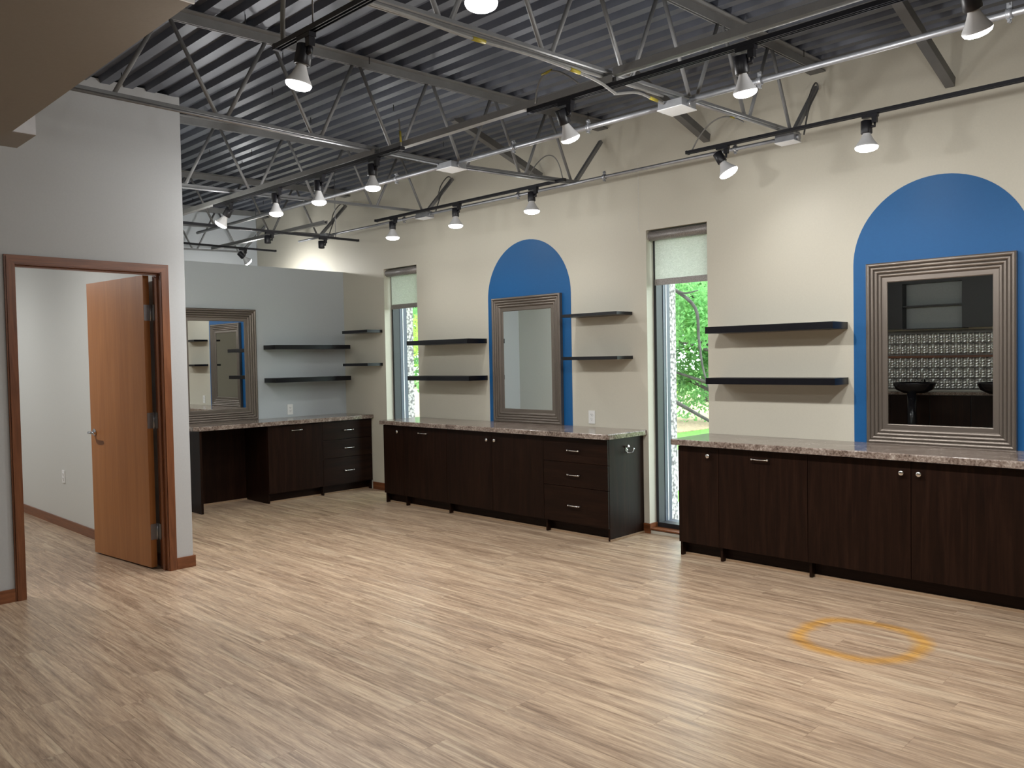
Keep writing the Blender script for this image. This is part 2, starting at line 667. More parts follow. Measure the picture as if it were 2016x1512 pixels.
def plank(x0, x1, y0, y1):
    L = round(x1 - x0, 3)
    wdt = round(y1 - y0, 4)
    key = (L, wdt)
    if key not in plank_meshes:
        bm = BM()
        g = 0.0002
        vs = box(bm, -L / 2 + g, L / 2 - g, -wdt / 2 + g, wdt / 2 - g, -0.006, 0.0)
        e = [ed for ed in bm.edges if all(v.co.z > -0.001 for v in ed.verts)]
        bmesh.ops.bevel(bm, geom=e, offset=0.0003, segments=1, affect='EDGES')
        bmesh.ops.recalc_face_normals(bm, faces=bm.faces[:])
        me = bpy.data.meshes.new('plank')
        bm.to_mesh(me)
        bm.free()
        me.materials.append(M['vinyl_plank'])
        plank_meshes[key] = me
    o = bpy.data.objects.new('plank', plank_meshes[key])
    C.objects.link(o)
    o.parent = floor
    o.location = Vector(((x0 + x1) / 2, (y0 + y1) / 2, 0)) - floor.location
    return o


y = 0.55
row = 0
nplank = 0
rest = BM()
while y < W - 1e-3:
    y1 = min(y + PW, W)
    left = XFAR if y1 < 2.56 else XP
    right = 0.35
    x = left
    first = True
    while x < right - 0.01:
        L = PL
        if first:
            L = (0.25 + 0.97 * rnd.random())
            first = False
        x1 = min(x + L, right)
        if right - x1 < 0.25:
            x1 = right
        hidden = (x1 < XD - 0.15 and y1 < 0.9) or (y > 5.35 and not (-4.6 < x < -2.9 or x1 < -6.9))
        if hidden or nplank >= 300:
            box(rest, x + .0004, x1 - .0004, y + .0004, y1 - .0004, -0.006, 0.0)
        else:
            plank(x, x1, y, y1)
            nplank += 1
        x = x1
    y = y1
    row += 1
# planks out of the picture, one joined part
y = YK
while y < W - 1e-3:
    y1 = min(y + PW, 0.55) if y < 0.55 else min(y + PW, W)
    x = 0.35 if y >= 0.55 - 1e-6 else XFAR
    off = 0.3 + 0.9 * rnd.random()
    while x < XNEAR - 0.01:
        x1 = min(x + (off if off else PL), XNEAR)
        off = 0
        box(rest, x + .0004, x1 - .0004, y + .0004, y1 - .0004, -0.006, 0.0)
        x = x1
    y = y1
st = obj('plank_field', rest, 'vinyl_plank', floor)
st['kind'] = 'stuff'

# ---- window wall with two tall openings
JL1, JR1 = -7.552, -6.966
JL2, JR2 = -3.968, -3.396
WTK = 0.26
SILL = 0.03
bm = BM()
top = 3.62
for x0, x1 in ((XFAR - 0.1, JL1), (JR1, JL2), (JR2, XNEAR + 0.1)):
    box(bm, x0, x1, W, W + WTK, -0.12, top)
for a, b_ in ((JL1, JR1), (JL2, JR2)):
    box(bm, a, b_, W, W + WTK, WT, top)
    box(bm, a, b_, W, W + WTK, -0.12, SILL)
wall_right = struct(obj('wall_right', bm, 'beige_paint'), 'beige painted window wall with two tall narrow windows')

# painted arches
ARCH2 = (-5.859, -4.789)
ARCH3 = (-2.262, -1.192)
for a, b_, lab in ((*ARCH2, 'blue painted arch behind the silvery mirror'), (*ARCH3, 'blue painted arch behind the dark reflecting mirror')):
    bm = BM()
    c, r_ = (a + b_) / 2, (b_ - a) / 2
    zs = 2.602 - r_
    poly = [(a, CH - 0.01), (b_, CH - 0.01)] + [(c + r_ * math.cos(math.pi * k / 40), zs + r_ * math.sin(math.pi * k / 40)) for k in range(41)]
    f0 = [bm.verts.new((px, W - 0.0015, pz)) for px, pz in poly]
    f1 = [bm.verts.new((px, W + 0.002, pz)) for px, pz in poly]
    bm.faces.new(f0)
    bm.faces.new(f1[::-1])
    n = len(poly)
    for i in range(n):
        bm.faces.new((f0[i], f1[i], f1[(i + 1) % n], f0[(i + 1) % n]))
    o = obj('painted_arch', bm, 'blue_paint', wall_right)
    o['label'] = lab

# ---- door wall (wall_left) with doorway
DY0, DY1, DH = 1.535, 2.447, 2.134
bm = BM()
wx0 = XD - 0.12
box(bm, wx0, XD, YK - 0.1, DY0 - 0.02, 0, 3.42)
box(bm, wx0, XD, DY1 + 0.02, YE, 0, 3.41)
box(bm, wx0, XD, DY0 - 0.02, DY1 + 0.02, DH + 0.02, 3.42)
wall_left = struct(obj('wall_left', bm, 'grey_paint'), 'grey painted wall holding the open doorway')
bm = BM()
box(bm, XFAR, wx0, YE - 0.14, YE, 0, 3.43)
struct(obj('wall_side', bm, 'room_paint'), 'grey wall running back from the doorway corner')
bm = BM()
box(bm, XP - 0.12, XP, YE, W, 0, 2.558)
wall_back = struct(obj('wall_back', bm, 'partition_paint'), 'blue grey low partition wall behind the corner desk')
bm = BM()
box(bm, XFAR - 0.12, XFAR, YK - 0.1, W, -0.12, top)
wall_far = struct(obj('wall_far', bm, 'far_paint'))
bm = BM()
box(bm, XFAR - 0.1, XNEAR + 0.1, YK - 0.12, YK, -0.12, top)
struct(obj('wall_front', bm, 'beige_paint'))
bm = BM()
box(bm, XNEAR, XNEAR + 0.12, YK, W, -0.12, top)
struct(obj('wall_near', bm, 'beige_paint'))

# ---- corrugated roof deck
bm = BM()
prof = []
pitch, depth = 0.1524, 0.038
y = YK - 0.12
while y < W + 0.2:
    for dy, dz in ((0.0, 0.0), (0.062, 0.0), (0.076, depth), (0.138, depth)):
        prof.append((y + dy, deck_z(y + dy) + dz))
    y += pitch
prof.append((y, deck_z(y)))
XR0, XR1 = XFAR - 0.12, XNEAR + 0.12
a = [bm.verts.new((XR0, py, pz)) for py, pz in prof]
b_ = [bm.verts.new((XR1, py, pz)) for py, pz in prof]
for i in range(len(prof) - 1):
    bm.faces.new((a[i], b_[i], b_[i + 1], a[i + 1]))
# flat roof skin over the ribs
n = len(prof)
t = [bm.verts.new((X, Y, deck_z(Y) + 0.10)) for X, Y in ((XR0, prof[0][0]), (XR1, prof[0][0]), (XR1, prof[-1][0]), (XR0, prof[-1][0]))]
bm.faces.new(t)
ceiling = struct(obj('ceiling', bm, 'deck_steel', normals=False), 'dark grey ribbed metal roof deck')
# roofing screws poking through the deck
bm = BM()
tube(bm, [(0, 0, 0), (0, 0, 0.05)], 0.0028, 5)
scr = None
for k in range(46):
    xx = -1.2 - 8.5 * rnd.random()
    yi = rnd.randint(12, 46)
    yy = YK - 0.12 + yi * pitch + 0.03
    if xx < XD and yy < YE + 0.1 or yy > W - 0.2 or (yy < 1.4 and xx > -5.1):
        continue
    loc = Vector((xx, yy, deck_z(yy) - 0.045)) - ceiling.location
    if scr is None:
        scr = obj('screw', bm, 'gap_dark', ceiling, local=True)
        scr.location = loc
    else:
        copy_mesh(scr, ceiling, loc)

# ---- dropped soffit and duct at upper left
bm = BM()
box(bm, -5.02, -2.78, YK, 1.30, 2.727, 3.36)
struct(obj('ceiling_soffit', bm, 'soffit_paint'), 'beige dropped soffit with its shade in the colour')
bm = BM()
box(bm, -2.78, -2.772, YK, 1.305, 2.722, 2.745)
struct(obj('trim_1', bm, 'outlet_white'))
d = thing('air_duct', 'short tan duct with white end panel on the grey wall', 'duct', (-5.69, 0.6, 2.865))
bm = BM()
box(bm, XD + 0.003, -5.495, 0.0, 1.574, 2.868, 3.30)
obj('casing', bm, 'soffit_paint', d)
bm = BM()
q = [(-5.495, 1.10, 2.872), (-5.495, 1.574, 2.872), (-5.495, 1.574, 3.30), (-5.495, 1.10, 3.30)]
qf = [(-5.488, yy, zz) for _, yy, zz in q]
cen = bm.verts.new((-5.470, 1.337, 3.086))
vb = [bm.verts.new(p) for p in q]
vf = [bm.verts.new(p) for p in qf]
for i in range(4):
    bm.faces.new((vf[i], vf[(i + 1) % 4], cen))
    bm.faces.new((vb[i], vb[(i + 1) % 4], vf[(i + 1) % 4], vf[i]))
obj('end_panel', bm, 'duct_white', d)

# ---- baseboards (oak)
BH = 0.082


def base(name, x0, x1, y0, y1, mat):
    bm = BM()
    box(bm, x0, x1, y0, y1, 0, BH)
    bevel(bm, 0.004)
    return struct(obj(name, bm, mat))


base('baseboard_left', XD, XD + 0.014, 2.507, YE + 0.014, 'oak_trim_y')
base('baseboard_doorway', XD, XD + 0.014, YK, 1.472, 'oak_trim_y')
base('baseboard_corner', XP + 0.56, XD, YE, YE + 0.014, 'oak_trim_x')
base('baseboard_right', -7.83, JL1, W - 0.014, W, 'oak_trim_x')
o = base('baseboard_window', -4.02, JL2 + 0.012, W - 0.014, W, 'oak_trim_x')
base('baseboard_reveal', JL2, JL2 + 0.012, W, W + 0.10, 'oak_trim_y')
base('baseboard_room', XFAR, wx0, YE - 0.14 - 0.014, YE - 0.14, 'oak_trim_x')

# ---- door casing, jambs and leaf
dr = bpy.data.objects.new('door_1', None)
C.objects.link(dr)
dr.location = (XD, (DY0 + DY1) / 2, 0)
struct(dr, 'oak door standing open in an oak cased doorway')
CW = 0.06


def casing(y0, y1, z0, z1, mat, mitre):
    """flat casing with an eased profile, mitred at the head; two layers"""
    bm = BM()
    for (d0, d1, inset) in ((0.0, 0.012, 0.0), (0.012, 0.019, 0.010)):
        pts = []
        for xx in (XD + d0, XD + d1):
            for yy, zz in mitre(inset):
                pts.append((xx, yy, zz))
        hexa(bm, pts)
    return obj('casing', bm, mat, dr)


casing(0, 0, 0, 0, 'oak_trim', lambda i: ((DY1 + i * .6, 0), (DY1 + CW - i, 0), (DY1 + CW - i, DH + CW - i), (DY1 + i * .6, DH + i * .6)))
casing(0, 0, 0, 0, 'oak_trim', lambda i: ((DY0 - i * .6, 0), (DY0 - CW + i, 0), (DY0 - CW + i, DH + CW - i), (DY0 - i * .6, DH + i * .6)))
casing(0, 0, 0, 0, 'oak_trim_y', lambda i: ((DY0 - i * .6, DH + i * .6), (DY1 + i * .6, DH + i * .6), (DY1 + CW - i, DH + CW - i), (DY0 - CW + i, DH + CW - i)))
for y0, y1, z0, z1, mt in ((DY1, DY1 + 0.02, 0, DH + 0.02, 'oak_trim'), (DY0 - 0.02, DY0, 0, DH + 0.02, 'oak_trim'), (DY0, DY1, DH, DH + 0.02, 'oak_trim_y')):
    bm = BM()
    box(bm, wx0 - 0.006, XD, y0, y1, z0, z1)
    obj('jamb', bm, mt, dr)
for y0, y1, z0, z1, mt in ((DY1 - 0.012, DY1, 0, DH, 'oak_trim'), (DY0, DY0 + 0.012, 0, DH, 'oak_trim'), (DY0 + 0.012, DY1 - 0.012, DH - 0.012, DH, 'oak_trim_y')):
    bm = BM()
    box(bm, XD - 0.065, XD - 0.03, y0, y1, z0, z1)
    obj('door_stop', bm, mt, dr)
leaf_ang = math.atan2(2.312 - 2.40, -6.94 + 6.05)   # leaf runs into the side room
LW = 0.885
# hinge pin at the room side of the jamb
leaf = bpy.data.objects.new('door_leaf', None)
bm = BM()
box(bm, 0.0, LW, 0.0, 0.044, 0.012, DH - 0.006)
bevel(bm, 0.0015)
hinge = Vector((XD - 0.150, 2.43, 0))
leaf = obj('door_leaf', bm, 'oak_door', dr, local=True)
leaf.location = hinge - dr.location
# local +x along the leaf; local +y side must face away from the camera (+y), so mirror by rotation
leaf.rotation_euler = (0, 0, leaf_ang)
for zz in (0.27, 1.08, 1.86):
    bm = BM()
    box(bm, -0.004, 0.0, 0.003, 0.042, zz - 0.057, zz + 0.057)
    tube(bm, [(-0.006, -0.004, zz - 0.06), (-0.006, -0.004, zz + 0.06)], 0.007, 8)
    box(bm, -0.05, -0.002, -0.012, -0.009, zz - 0.057, zz + 0.057)
    obj('hinge', bm, 'hinge_steel', leaf, local=True)
bm = BM()
hx, hz = LW - 0.065, 0.965
for s, y0 in ((1, 0.044), (-1, 0.0)):
    tube(bm, [(hx, y0, hz), (hx, y0 + s * 0.008, hz)], 0.027, 16)
    tube(bm, [(hx, y0 + s * 0.008, hz), (hx, y0 + s * 0.052, hz)], 0.010, 10)
    tube(bm, [(hx - 0.008, y0 + s * 0.052, hz), (hx + 0.05 if s < 0 else hx - 0.05, y0 + s * 0.056, hz), (hx + 0.115 if s < 0 else hx - 0.115, y0 + s * 0.052, hz - 0.002)], [0.011, 0.010, 0.009], 10)
obj('door_handle', bm, 'chrome', leaf, local=True)

# ---- windows
for n_, (jl, jr) in enumerate(((JL1, JR1), (JL2, JR2)), 1):
    wn = bpy.data.objects.new('window_%d' % n_, None)
    C.objects.link(wn)
    wn.location = ((jl + jr) / 2, W + 0.19, SILL)
    struct(wn, 'tall narrow window beside the %s' % ('corner desk' if n_ == 1 else 'drawer cabinet with the hook'))
    fwid = 0.03
    for nm, y0, y1, mt, fw_ in (('inner_frame', W + 0.10, W + 0.19, 'window_black', 0.026), ('outer_frame', W + 0.192, W + 0.29, 'window_grey', 0.030)):
        for x0, x1, z0, z1 in ((jl, jl + fw_, SILL, WT), (jr - fw_, jr, SILL, WT), (jl + fw_, jr - fw_, SILL, SILL + 0.05), (jl + fw_, jr - fw_, WT - 0.05, WT)):
            bm = BM()
            box(bm, x0, x1, y0, y1, z0, z1)
            bevel(bm, 0.002)
            obj(nm, bm, mt, wn)
    for x0 in (jl + 0.030, jr - 0.034):
        bm = BM()
        box(bm, x0, x0 + 0.004, W + 0.228, W + 0.238, SILL + 0.05, WT - 0.05)
        obj('sky_glint', bm, 'box_white', wn)  # white strip painting the sky's reflection on the frame edge
    bm = BM()
    box(bm, jl + 0.02, jr - 0.02, W + 0.205, W + 0.211, SILL + 0.04, WT - 0.04)
    obj('pane', bm, 'window_glass', wn)
    bm = BM()
    box(bm, jl + 0.002, jr - 0.002, W + 0.0, W + 0.10, SILL - 0.005, SILL + 0.012)
    obj('sill', bm, 'oak_trim_x', wn)
# ================================================================== ROOF STEEL
JX = (-2.5, -4.40, -6.32, -8.22, -10.1)
web_mesh = {}


def joist(x, y0, lab):
    t = thing('bar_joist', lab, 'joist', (x, y0, chord_z(y0, x)), 0, 'open web joists carrying the roof deck')
    y1 = W
    for s in (-1, 1):
        # top chord angle: flat leg under the deck, upright leg
        bm = BM()
        bar(bm, (x + s * 0.031, y0, deck_z(y0) - 0.004), (x + s * 0.031, y1, deck_z(y1) - 0.004), 0.05, 0.006)
        bar(bm, (x + s * 0.009, y0, deck_z(y0) - 0.030), (x + s * 0.009, y1, deck_z(y1) - 0.030), 0.006, 0.055)
        obj('top_chord', bm, 'joist_paint', t)
        bm = BM()
        ye = 5.36
        for ya_, yb_ in ((y0, 3.9), (3.9, ye)):
            za_, zb_ = chord_z(ya_, x), chord_z(yb_, x)
            bar(bm, (x + s * 0.015, ya_, za_ + 0.002), (x + s * 0.015, yb_, zb_ + 0.002), 0.015, 0.004)
            bar(bm, (x + s * 0.0085, ya_, za_ + 0.011), (x + s * 0.0085, yb_, zb_ + 0.011), 0.004, 0.020)
        obj('bottom_chord', bm, 'joist_paint', t)
    # bearing seat in the wall
    bm = BM()
    box(bm, x - 0.055, x + 0.055, W - 0.11, W + 0.0, deck_z(W) - 0.066, deck_z(W) - 0.058)
    obj('bearing_seat', bm, 'brace_paint', t)
    nodes = []
    yb = 5.27
    while yb > y0 + 0.05:
        nodes.append(yb)
        yb -= 0.612
    for k, yb in enumerate(nodes):
        for s in (1, -1):
            yt = yb + s * 0.306
            if yt < y0:
                continue
            pb = Vector((x, yb + s * 0.034, chord_z(yb, x) + 0.02))
            pt = Vector((x, yt - s * 0.026, deck_z(yt) - 0.05))
            if k == 0 and s == 1:
                pt = Vector((x, W - 0.03, deck_z(W) - 0.17))
                bm = BM()
                bar(bm, pb, pt, 0.03, 0.03)
            else:
                bm = BM()
                tube(bm, [pb, pt], 0.0115, 7)
            obj('web_bar', bm, 'joist_paint', t)
    return t


labs = ('grey open web steel joist with drooping taped cables along it',
        'grey open web steel joist passing in front of the doorway wall',
        'grey open web steel joist above the row of four bulbs',
        'grey open web steel joist near the low partition',
        'grey open web steel joist beyond the low partition')
for x, y0, lab in zip(JX, (YK, 1.305, YE, YE, YE), labs):
    joist(x, y0, lab)

# steel kickers from the deck to the window wall
for x, (ya, za), lab in ((-1.64, (4.706, 3.373), 'dark steel angle brace sloping to the wall beyond the last joist'),
                         (-3.365, (4.72, 3.38), 'dark steel angle brace sloping to the wall above the tall window'),
                         (-5.106, (4.73, 3.409), 'dark steel angle brace sloping to the wall above the blue arch')):
    bm = BM()
    p0, p1 = Vector((x, ya - 0.15, za + 0.045)), Vector((x, 5.64, 3.125))
    bar(bm, p0, p1, 0.055, 0.007)
    q = Vector((0.026, 0, 0.026))
    bar(bm, p0 + q, p1 + q, 0.006, 0.055)
    tag(obj('wall_brace', bm, 'brace_paint'), lab, 'brace')

# ---- strut channels carrying the light tracks


def chan(x0, x1, y, z, lab, grp='strut channels over the light tracks', axis='x', name='strut_channel'):
    """open steel channel 41 mm, slot up"""
    bm = BM()
    h, wd = 0.036, 0.041
    if axis == 'x':
        box(bm, x0, x1, y - wd / 2, y + wd / 2, z, z + 0.004)
        box(bm, x0, x1, y - wd / 2, y - wd / 2 + 0.004, z + 0.004, z + h)
        box(bm, x0, x1, y + wd / 2 - 0.004, y + wd / 2, z + 0.004, z + h)
    else:
        box(bm, y - wd / 2, y + wd / 2, x0, x1, z, z + 0.004)
        box(bm, y - wd / 2, y - wd / 2 + 0.004, x0, x1, z + 0.004, z + h)
        box(bm, y + wd / 2 - 0.004, y + wd / 2, x0, x1, z + 0.004, z + h)
    return tag(obj(name, bm, 'strut_grey'), lab, 'channel', grp)


ZS = 2.819
chan(-4.34, -2.46, 3.2715, ZS, 'light grey strut channel spanning between the two joists nearest the doorway')
chan(-2.455, 0.2, 3.272, ZS + 0.030, 'light grey strut channel above the track with tilted lamps')
chan(-8.2, -4.34, 3.23, ZS - 0.004, 'light grey strut channel over the row of four lit bulbs')
chan(-9.7, -7.2, 4.70, 2.886, 'light grey strut channel hanging over the corner desk')

# ---- tracks


def track(a, b_, lab, name='light_track', grp=None):
    """H-type lamp track, a..b along x or y, z is the underside"""
    a, b_ = Vector(a), Vector(b_)
    d = (b_ - a).normalized()
    s = Vector((-d.y, d.x, 0))
    t = thing(name, lab, 'light track', a, 0, grp)
    bm = BM()
    h = 0.02
    bar(bm, a + Vector((0, 0, h - 0.002)), b_ + Vector((0, 0, h - 0.002)), 0.035, 0.004)
    for k in (-1, 1):
        bar(bm, a + s * k * 0.0155 + Vector((0, 0, h / 2 - 0.002)), b_ + s * k * 0.0155 + Vector((0, 0, h / 2 - 0.002)), 0.004, h - 0.004)
    bar(bm, a + Vector((0, 0, h / 2)), b_ + Vector((0, 0, h / 2)), 0.004, h)
    obj('rail', bm, 'track_black', t)
    for p, q in ((a, 1), (b_, -1)):
        bm = BM()
        bar(bm, p - d * q * 0.003, p + d * q * 0.012, 0.037, 0.024)
        o = obj('end_cap', bm, 'track_black', t)
        o.location.z += 0.010
    return t


T1Y, T1Z = 1.76, 2.745
T2Y, T2Z = 3.2715, 2.797
T3Y, T3Z = 5.03, 2.89
TR1 = track((-3.02, T1Y, T1Z), (0.2, T1Y, T1Z), 'black light track hung alone near the dropped soffit')
track((-3.03, T2Y, T2Z), (-0.3, T2Y, T2Z), 'black light track with lamps turned to the window wall')
track((-6.60, T2Y - 0.04, T2Z - 0.004), (-4.08, T2Y - 0.04, T2Z - 0.004), 'black light track carrying four lit bulbs in a row')
track((-6.80, T3Y, T3Z), (-4.29, T3Y, T3Z), 'black wall side track above the arch with the silvery mirror')
track((-3.16, T3Y, T3Z), (-0.3, T3Y, T3Z), 'black wall side track above the arch with the dark mirror')
TR6 = track((-7.50, 2.75, 2.785), (-7.44, 5.26, 2.785), 'black light track with unlit heads in front of the partition')
TR7 = track((-9.16, 2.75, 2.845), (-9.12, 5.225, 2.845), 'black light track beyond the low partition')

# threaded hanger rods up to the deck
for tr, spots in ((TR1, [(-2.75, T1Y), (-1.2, T1Y)]), (TR6, [(-7.49, 3.2), (-7.45, 4.98)]), (TR7, [(-9.155, 3.2), (-9.13, 4.98)])):
    for hx_, hy_ in spots:
        bm = BM()
        tube(bm, [(hx_, hy_, tr.location.z + 0.018), (hx_, hy_, deck_z(hy_))], 0.004, 6)
        obj('hanger_rod', bm, 'galvanised', tr)

# ---- track lamps
bm = BM()
box(bm, -0.045, 0.045, -0.016, 0.016, -0.018, 0.0)
box(bm, 0.012, 0.040, -0.013, 0.013, -0.052, -0.018)
bevel(bm, 0.002)
P_adapter = bm
bm = BM()
lathe(bm, [(0.0, 0.040), (0.029, 0.040), (0.032, 0.037), (0.0325, -0.034), (0.0305, -0.037), (0.026, -0.037), (0.024, -0.02), (0.0, -0.02)], 20)
P_socket = bm
bm = BM()
lathe(bm, [(0.0, -0.02), (0.021, -0.02), (0.0215, -0.045), (0.027, -0.062), (0.044, -0.100), (0.060, -0.126), (0.0640, -0.134), (0.0636, -0.139)], 24)
P_bulb = bm
bm = BM()
lathe(bm, [(0.0638, -0.138), (0.0625, -0.146), (0.057, -0.155), (0.043, -0.163), (0.022, -0.168), (0.0, -0.169)], 24)
P_lens = bm
protos = {}


def proto_mesh(key, bm, mat):
    bmesh.ops.recalc_face_normals(bm, faces=bm.faces[:])
    me = bpy.data.meshes.new(key)
    bm.to_mesh(me)
    bm.free()
    me.materials.append(M[mat])
    protos[key] = me


proto_mesh('adapter', P_adapter, 'track_black')
proto_mesh('socket', P_socket, 'track_black')
proto_mesh('bulb', P_bulb, 'bulb_white')
proto_mesh('lens', P_lens, 'lamp_lens')
spot_data = bpy.data.lights.new('flood_beam', 'SPOT')
spot_data.energy = LAMP_W
spot_data.color = LAMP_COL
spot_data.spot_size = R(150)
spot_data.spot_blend = 1.0
spot_data.shadow_soft_size = 0.035
glow_data = bpy.data.lights.new('bulb_glow', 'POINT')
glow_data.energy = GLOW_W
glow_data.color = LAMP_COL
glow_data.shadow_soft_size = 0.05
spot_wall = spot_data.copy()
spot_wall.energy = WALL_W
glow_wall = glow_data.copy()
glow_wall.energy = WALL_GLOW


def put(me, parent, loc=(0, 0, 0), rot=None):
    o = bpy.data.objects.new(me.name.split('.')[0], me)
    C.objects.link(o)
    o.parent = parent
    o.location = loc
    if rot is not None:
        o.rotation_mode = 'QUATERNION'
        o.rotation_quaternion = rot
    return o


def lamp(x, y, z, aim, lab, grp='track lamps under the roof deck', lit=True, side=-1, axis=0.0, bulb=True, wall=False, pw=1.0):
    t = thing('track_lamp', lab, 'lamp', (x, y, z), axis, grp)
    ad = put(protos['adapter'], t)
    if side > 0:
        ad.rotation_euler = (0, 0, math.pi)
    rz = Matrix.Rotation(-axis, 3, 'Z')
    v = (rz @ Vector(aim)).normalized()
    q = Vector((0, 0, -1)).rotation_difference(v)
    px = side * 0.022
    piv = Vector((px, 0, -0.072))
    # knuckle from the stem to the head
    bm = BM()
    tube(bm, [(-side * 0.026, 0, -0.045), (-side * 0.026, 0, -0.072), (px, 0, -0.072)], 0.009, 8)
    obj('arm', bm, 'track_black', t, local=True)
    put(protos['socket'], t, piv, q)
    if bulb:
        b = put(protos['bulb'], t, piv, q)
        b.scale = (1.04, 1.04, 0.84) if wall else (0.80, 0.80, 0.80)
        if lit:
            l = put(protos['lens'], b)
            so = bpy.data.objects.new('flood_beam', spot_wall if wall else spot_data)
            C.objects.link(so)
            so.parent = t
            so.location = piv + v * 0.140
            so.rotation_mode = 'QUATERNION'
            so.rotation_quaternion = q
            go = bpy.data.objects.new('bulb_glow', glow_wall if wall else glow_data)
            C.objects.link(go)
            go.parent = t
            go.location = piv + v * 0.148
            if pw != 1.0:
                for lo in (so, go):
                    lo.data = lo.data.copy()
                    lo.data.energy *= pw
    return t


DOWN = (0, 0, -1)
G = 'lit flood lamps on black ceiling tracks'
lamp(-2.80, T1Y, T1Z, (-0.18, -0.12, -1), 'large lit flood bulb hanging near the dropped soffit edge', G, pw=0.55)
lamp(-1.80, T1Y, T1Z, (0.0, 0.0, -1), 'lit flood bulb on the lone track past the cabled joist', G, pw=0.55)
lamp(-0.75, T1Y, T1Z, (0.0, 0.0, -1), 'added lit flood bulb at the free end of the soffit side track', G, pw=0.55)  # extra lamp out of view, added to light the floor
lamp(-2.772, T2Y, T2Z, (0.05, 0.50, -1), 'lit flood bulb turned to the wall, first on its track end', G, pw=1.42)
lamp(-1.756, T2Y, T2Z, (0.03, 0.22, -1), 'lit flood bulb between two tilted lamps on the same track', G, pw=1.42)
lamp(-0.861, T2Y, T2Z, (0.05, 0.62, -1), 'tilted flood bulb at the outer end of its track', G, pw=1.42)
Y2 = T2Y - 0.04
Z2 = T2Z - 0.004
lamp(-4.372, Y2, Z2, DOWN, 'lit flood bulb at the joist end of the row of four', G, pw=1.05)
lamp(-5.007, Y2, Z2, DOWN, 'second lit bulb from the joist end of the row of four', G, pw=1.05)
lamp(-5.594, Y2, Z2, DOWN, 'third lit bulb from the joist end of the row of four', G, pw=1.05)
lamp(-6.357, Y2, Z2, (-0.45, -0.45, -1), 'tilted glaring bulb at the partition end of the row of four', G)
lamp(-6.51, T3Y, T3Z, DOWN, 'lit bulb by the wall above the first tall window', G, wall=True, pw=1.25)
lamp(-5.575, T3Y, T3Z, DOWN, 'lit wall track bulb between the first window and the arch crown', G, wall=True, pw=1.25)
lamp(-4.63, T3Y, T3Z, DOWN, 'lit wall track bulb between the arch crown and the bead chain', G, wall=True, pw=1.25)
lamp(-2.88, T3Y, T3Z, (0.50, 0.22, -1), 'tilted lit bulb on the wall track near the second window', G, wall=True)
lamp(-1.90, T3Y, T3Z, DOWN, 'upright lit bulb on the wall track above the dark mirror', G, wall=True)
lamp(-0.85, T3Y, T3Z, DOWN, 'added lit bulb on the wall track past the dark mirror', G, wall=True)  # lamp added beyond the frame edge for more light
A90 = math.pi / 2
lamp(-7.475, 4.22, 2.785, DOWN, 'unlit black lamp head without bulb on the partition track', 'unlit lamp heads', lit=False, axis=A90, bulb=False)
lamp(-7.46, 4.83, 2.785, DOWN, 'unlit black lamp head beside the wall junction box', 'unlit lamp heads', lit=False, axis=A90, bulb=False)
lamp(-9.13, 4.80, 2.845, (0.05, 0.85, -0.8), 'lit bulb turned to the wall beyond the low partition', G, axis=A90, pw=1.35)

track((-9.9, 1.0, 2.845), (-6.6, 1.0, 2.845), 'added black light track inside the side room')  # invented track for the two lamps added to light the side room
lamp(-9.4, 1.0, 2.845, (0.0, 0.3, -1), 'added unseen flood bulb deep inside the side room', G, pw=1.4)  # added lamp, brightens the far part of the side room
lamp(-7.2, 1.0, 2.845, (0.1, 0.35, -1), 'added unseen flood bulb in the middle of the side room', G, pw=1.4)  # added lamp, brightens the open door and room wall

# ---- conduits


def pipe(pts, r, mat, name, lab, cat, grp=None, seg=8):
    bm = BM()
    tube(bm, pts, r, seg)
    return tag(obj(name, bm, mat), lab, cat, grp)


PY, PZ = 3.86, 2.846


def run(segs, y, z, r, lab):
    t = thing('conduit', lab, 'conduit', (segs[0][0], y, z))
    for x0, x1 in segs:
        bm = BM()
        tube(bm, [(x0, y, z), (x1, y, z)], r, 10)
        obj('length', bm, 'galvanised', t)


run(((-8.3, -4.412), (-4.238, -2.572), (-2.398, 0.5)), PY, PZ, 0.0145, 'thick shiny steel conduit running under the joists beside the wall')
CY, CZ = 5.235, 2.912
run(((-8.6, -8.112), (-7.928, -6.372), (-6.188, -2.592)), CY, CZ, 0.0125, 'thin steel conduit along the wall ending at a small junction box')
# cross conduits hugging the joist bottom chords
for x, y0, y1, lab in ((-4.385, 1.31, 3.9, 'steel conduit clipped under the joist in front of the doorway wall'),
                       (-6.305, 2.64, 3.9, 'steel conduit clipped under the joist over the four bulbs')):
    pipe([(x, y0, chord_z(y0, x) - 0.010), (x, y1, chord_z(y1, x) - 0.010)], 0.0085, 'galvanised', 'conduit', lab, 'conduit', 'conduits clipped to joists')
for x, lab in ((-4.38, 'steel conduit from the junction box to the wall above the blue arch'),
               (-2.48, 'steel conduit from the junction box to the small wall box')):
    pipe([(x, 3.98, chord_z(3.98, x) - 0.014), (x, 5.2, chord_z(5.2, x) - 0.014)], 0.008, 'galvanised', 'conduit', lab, 'conduit', 'conduits clipped to joists')


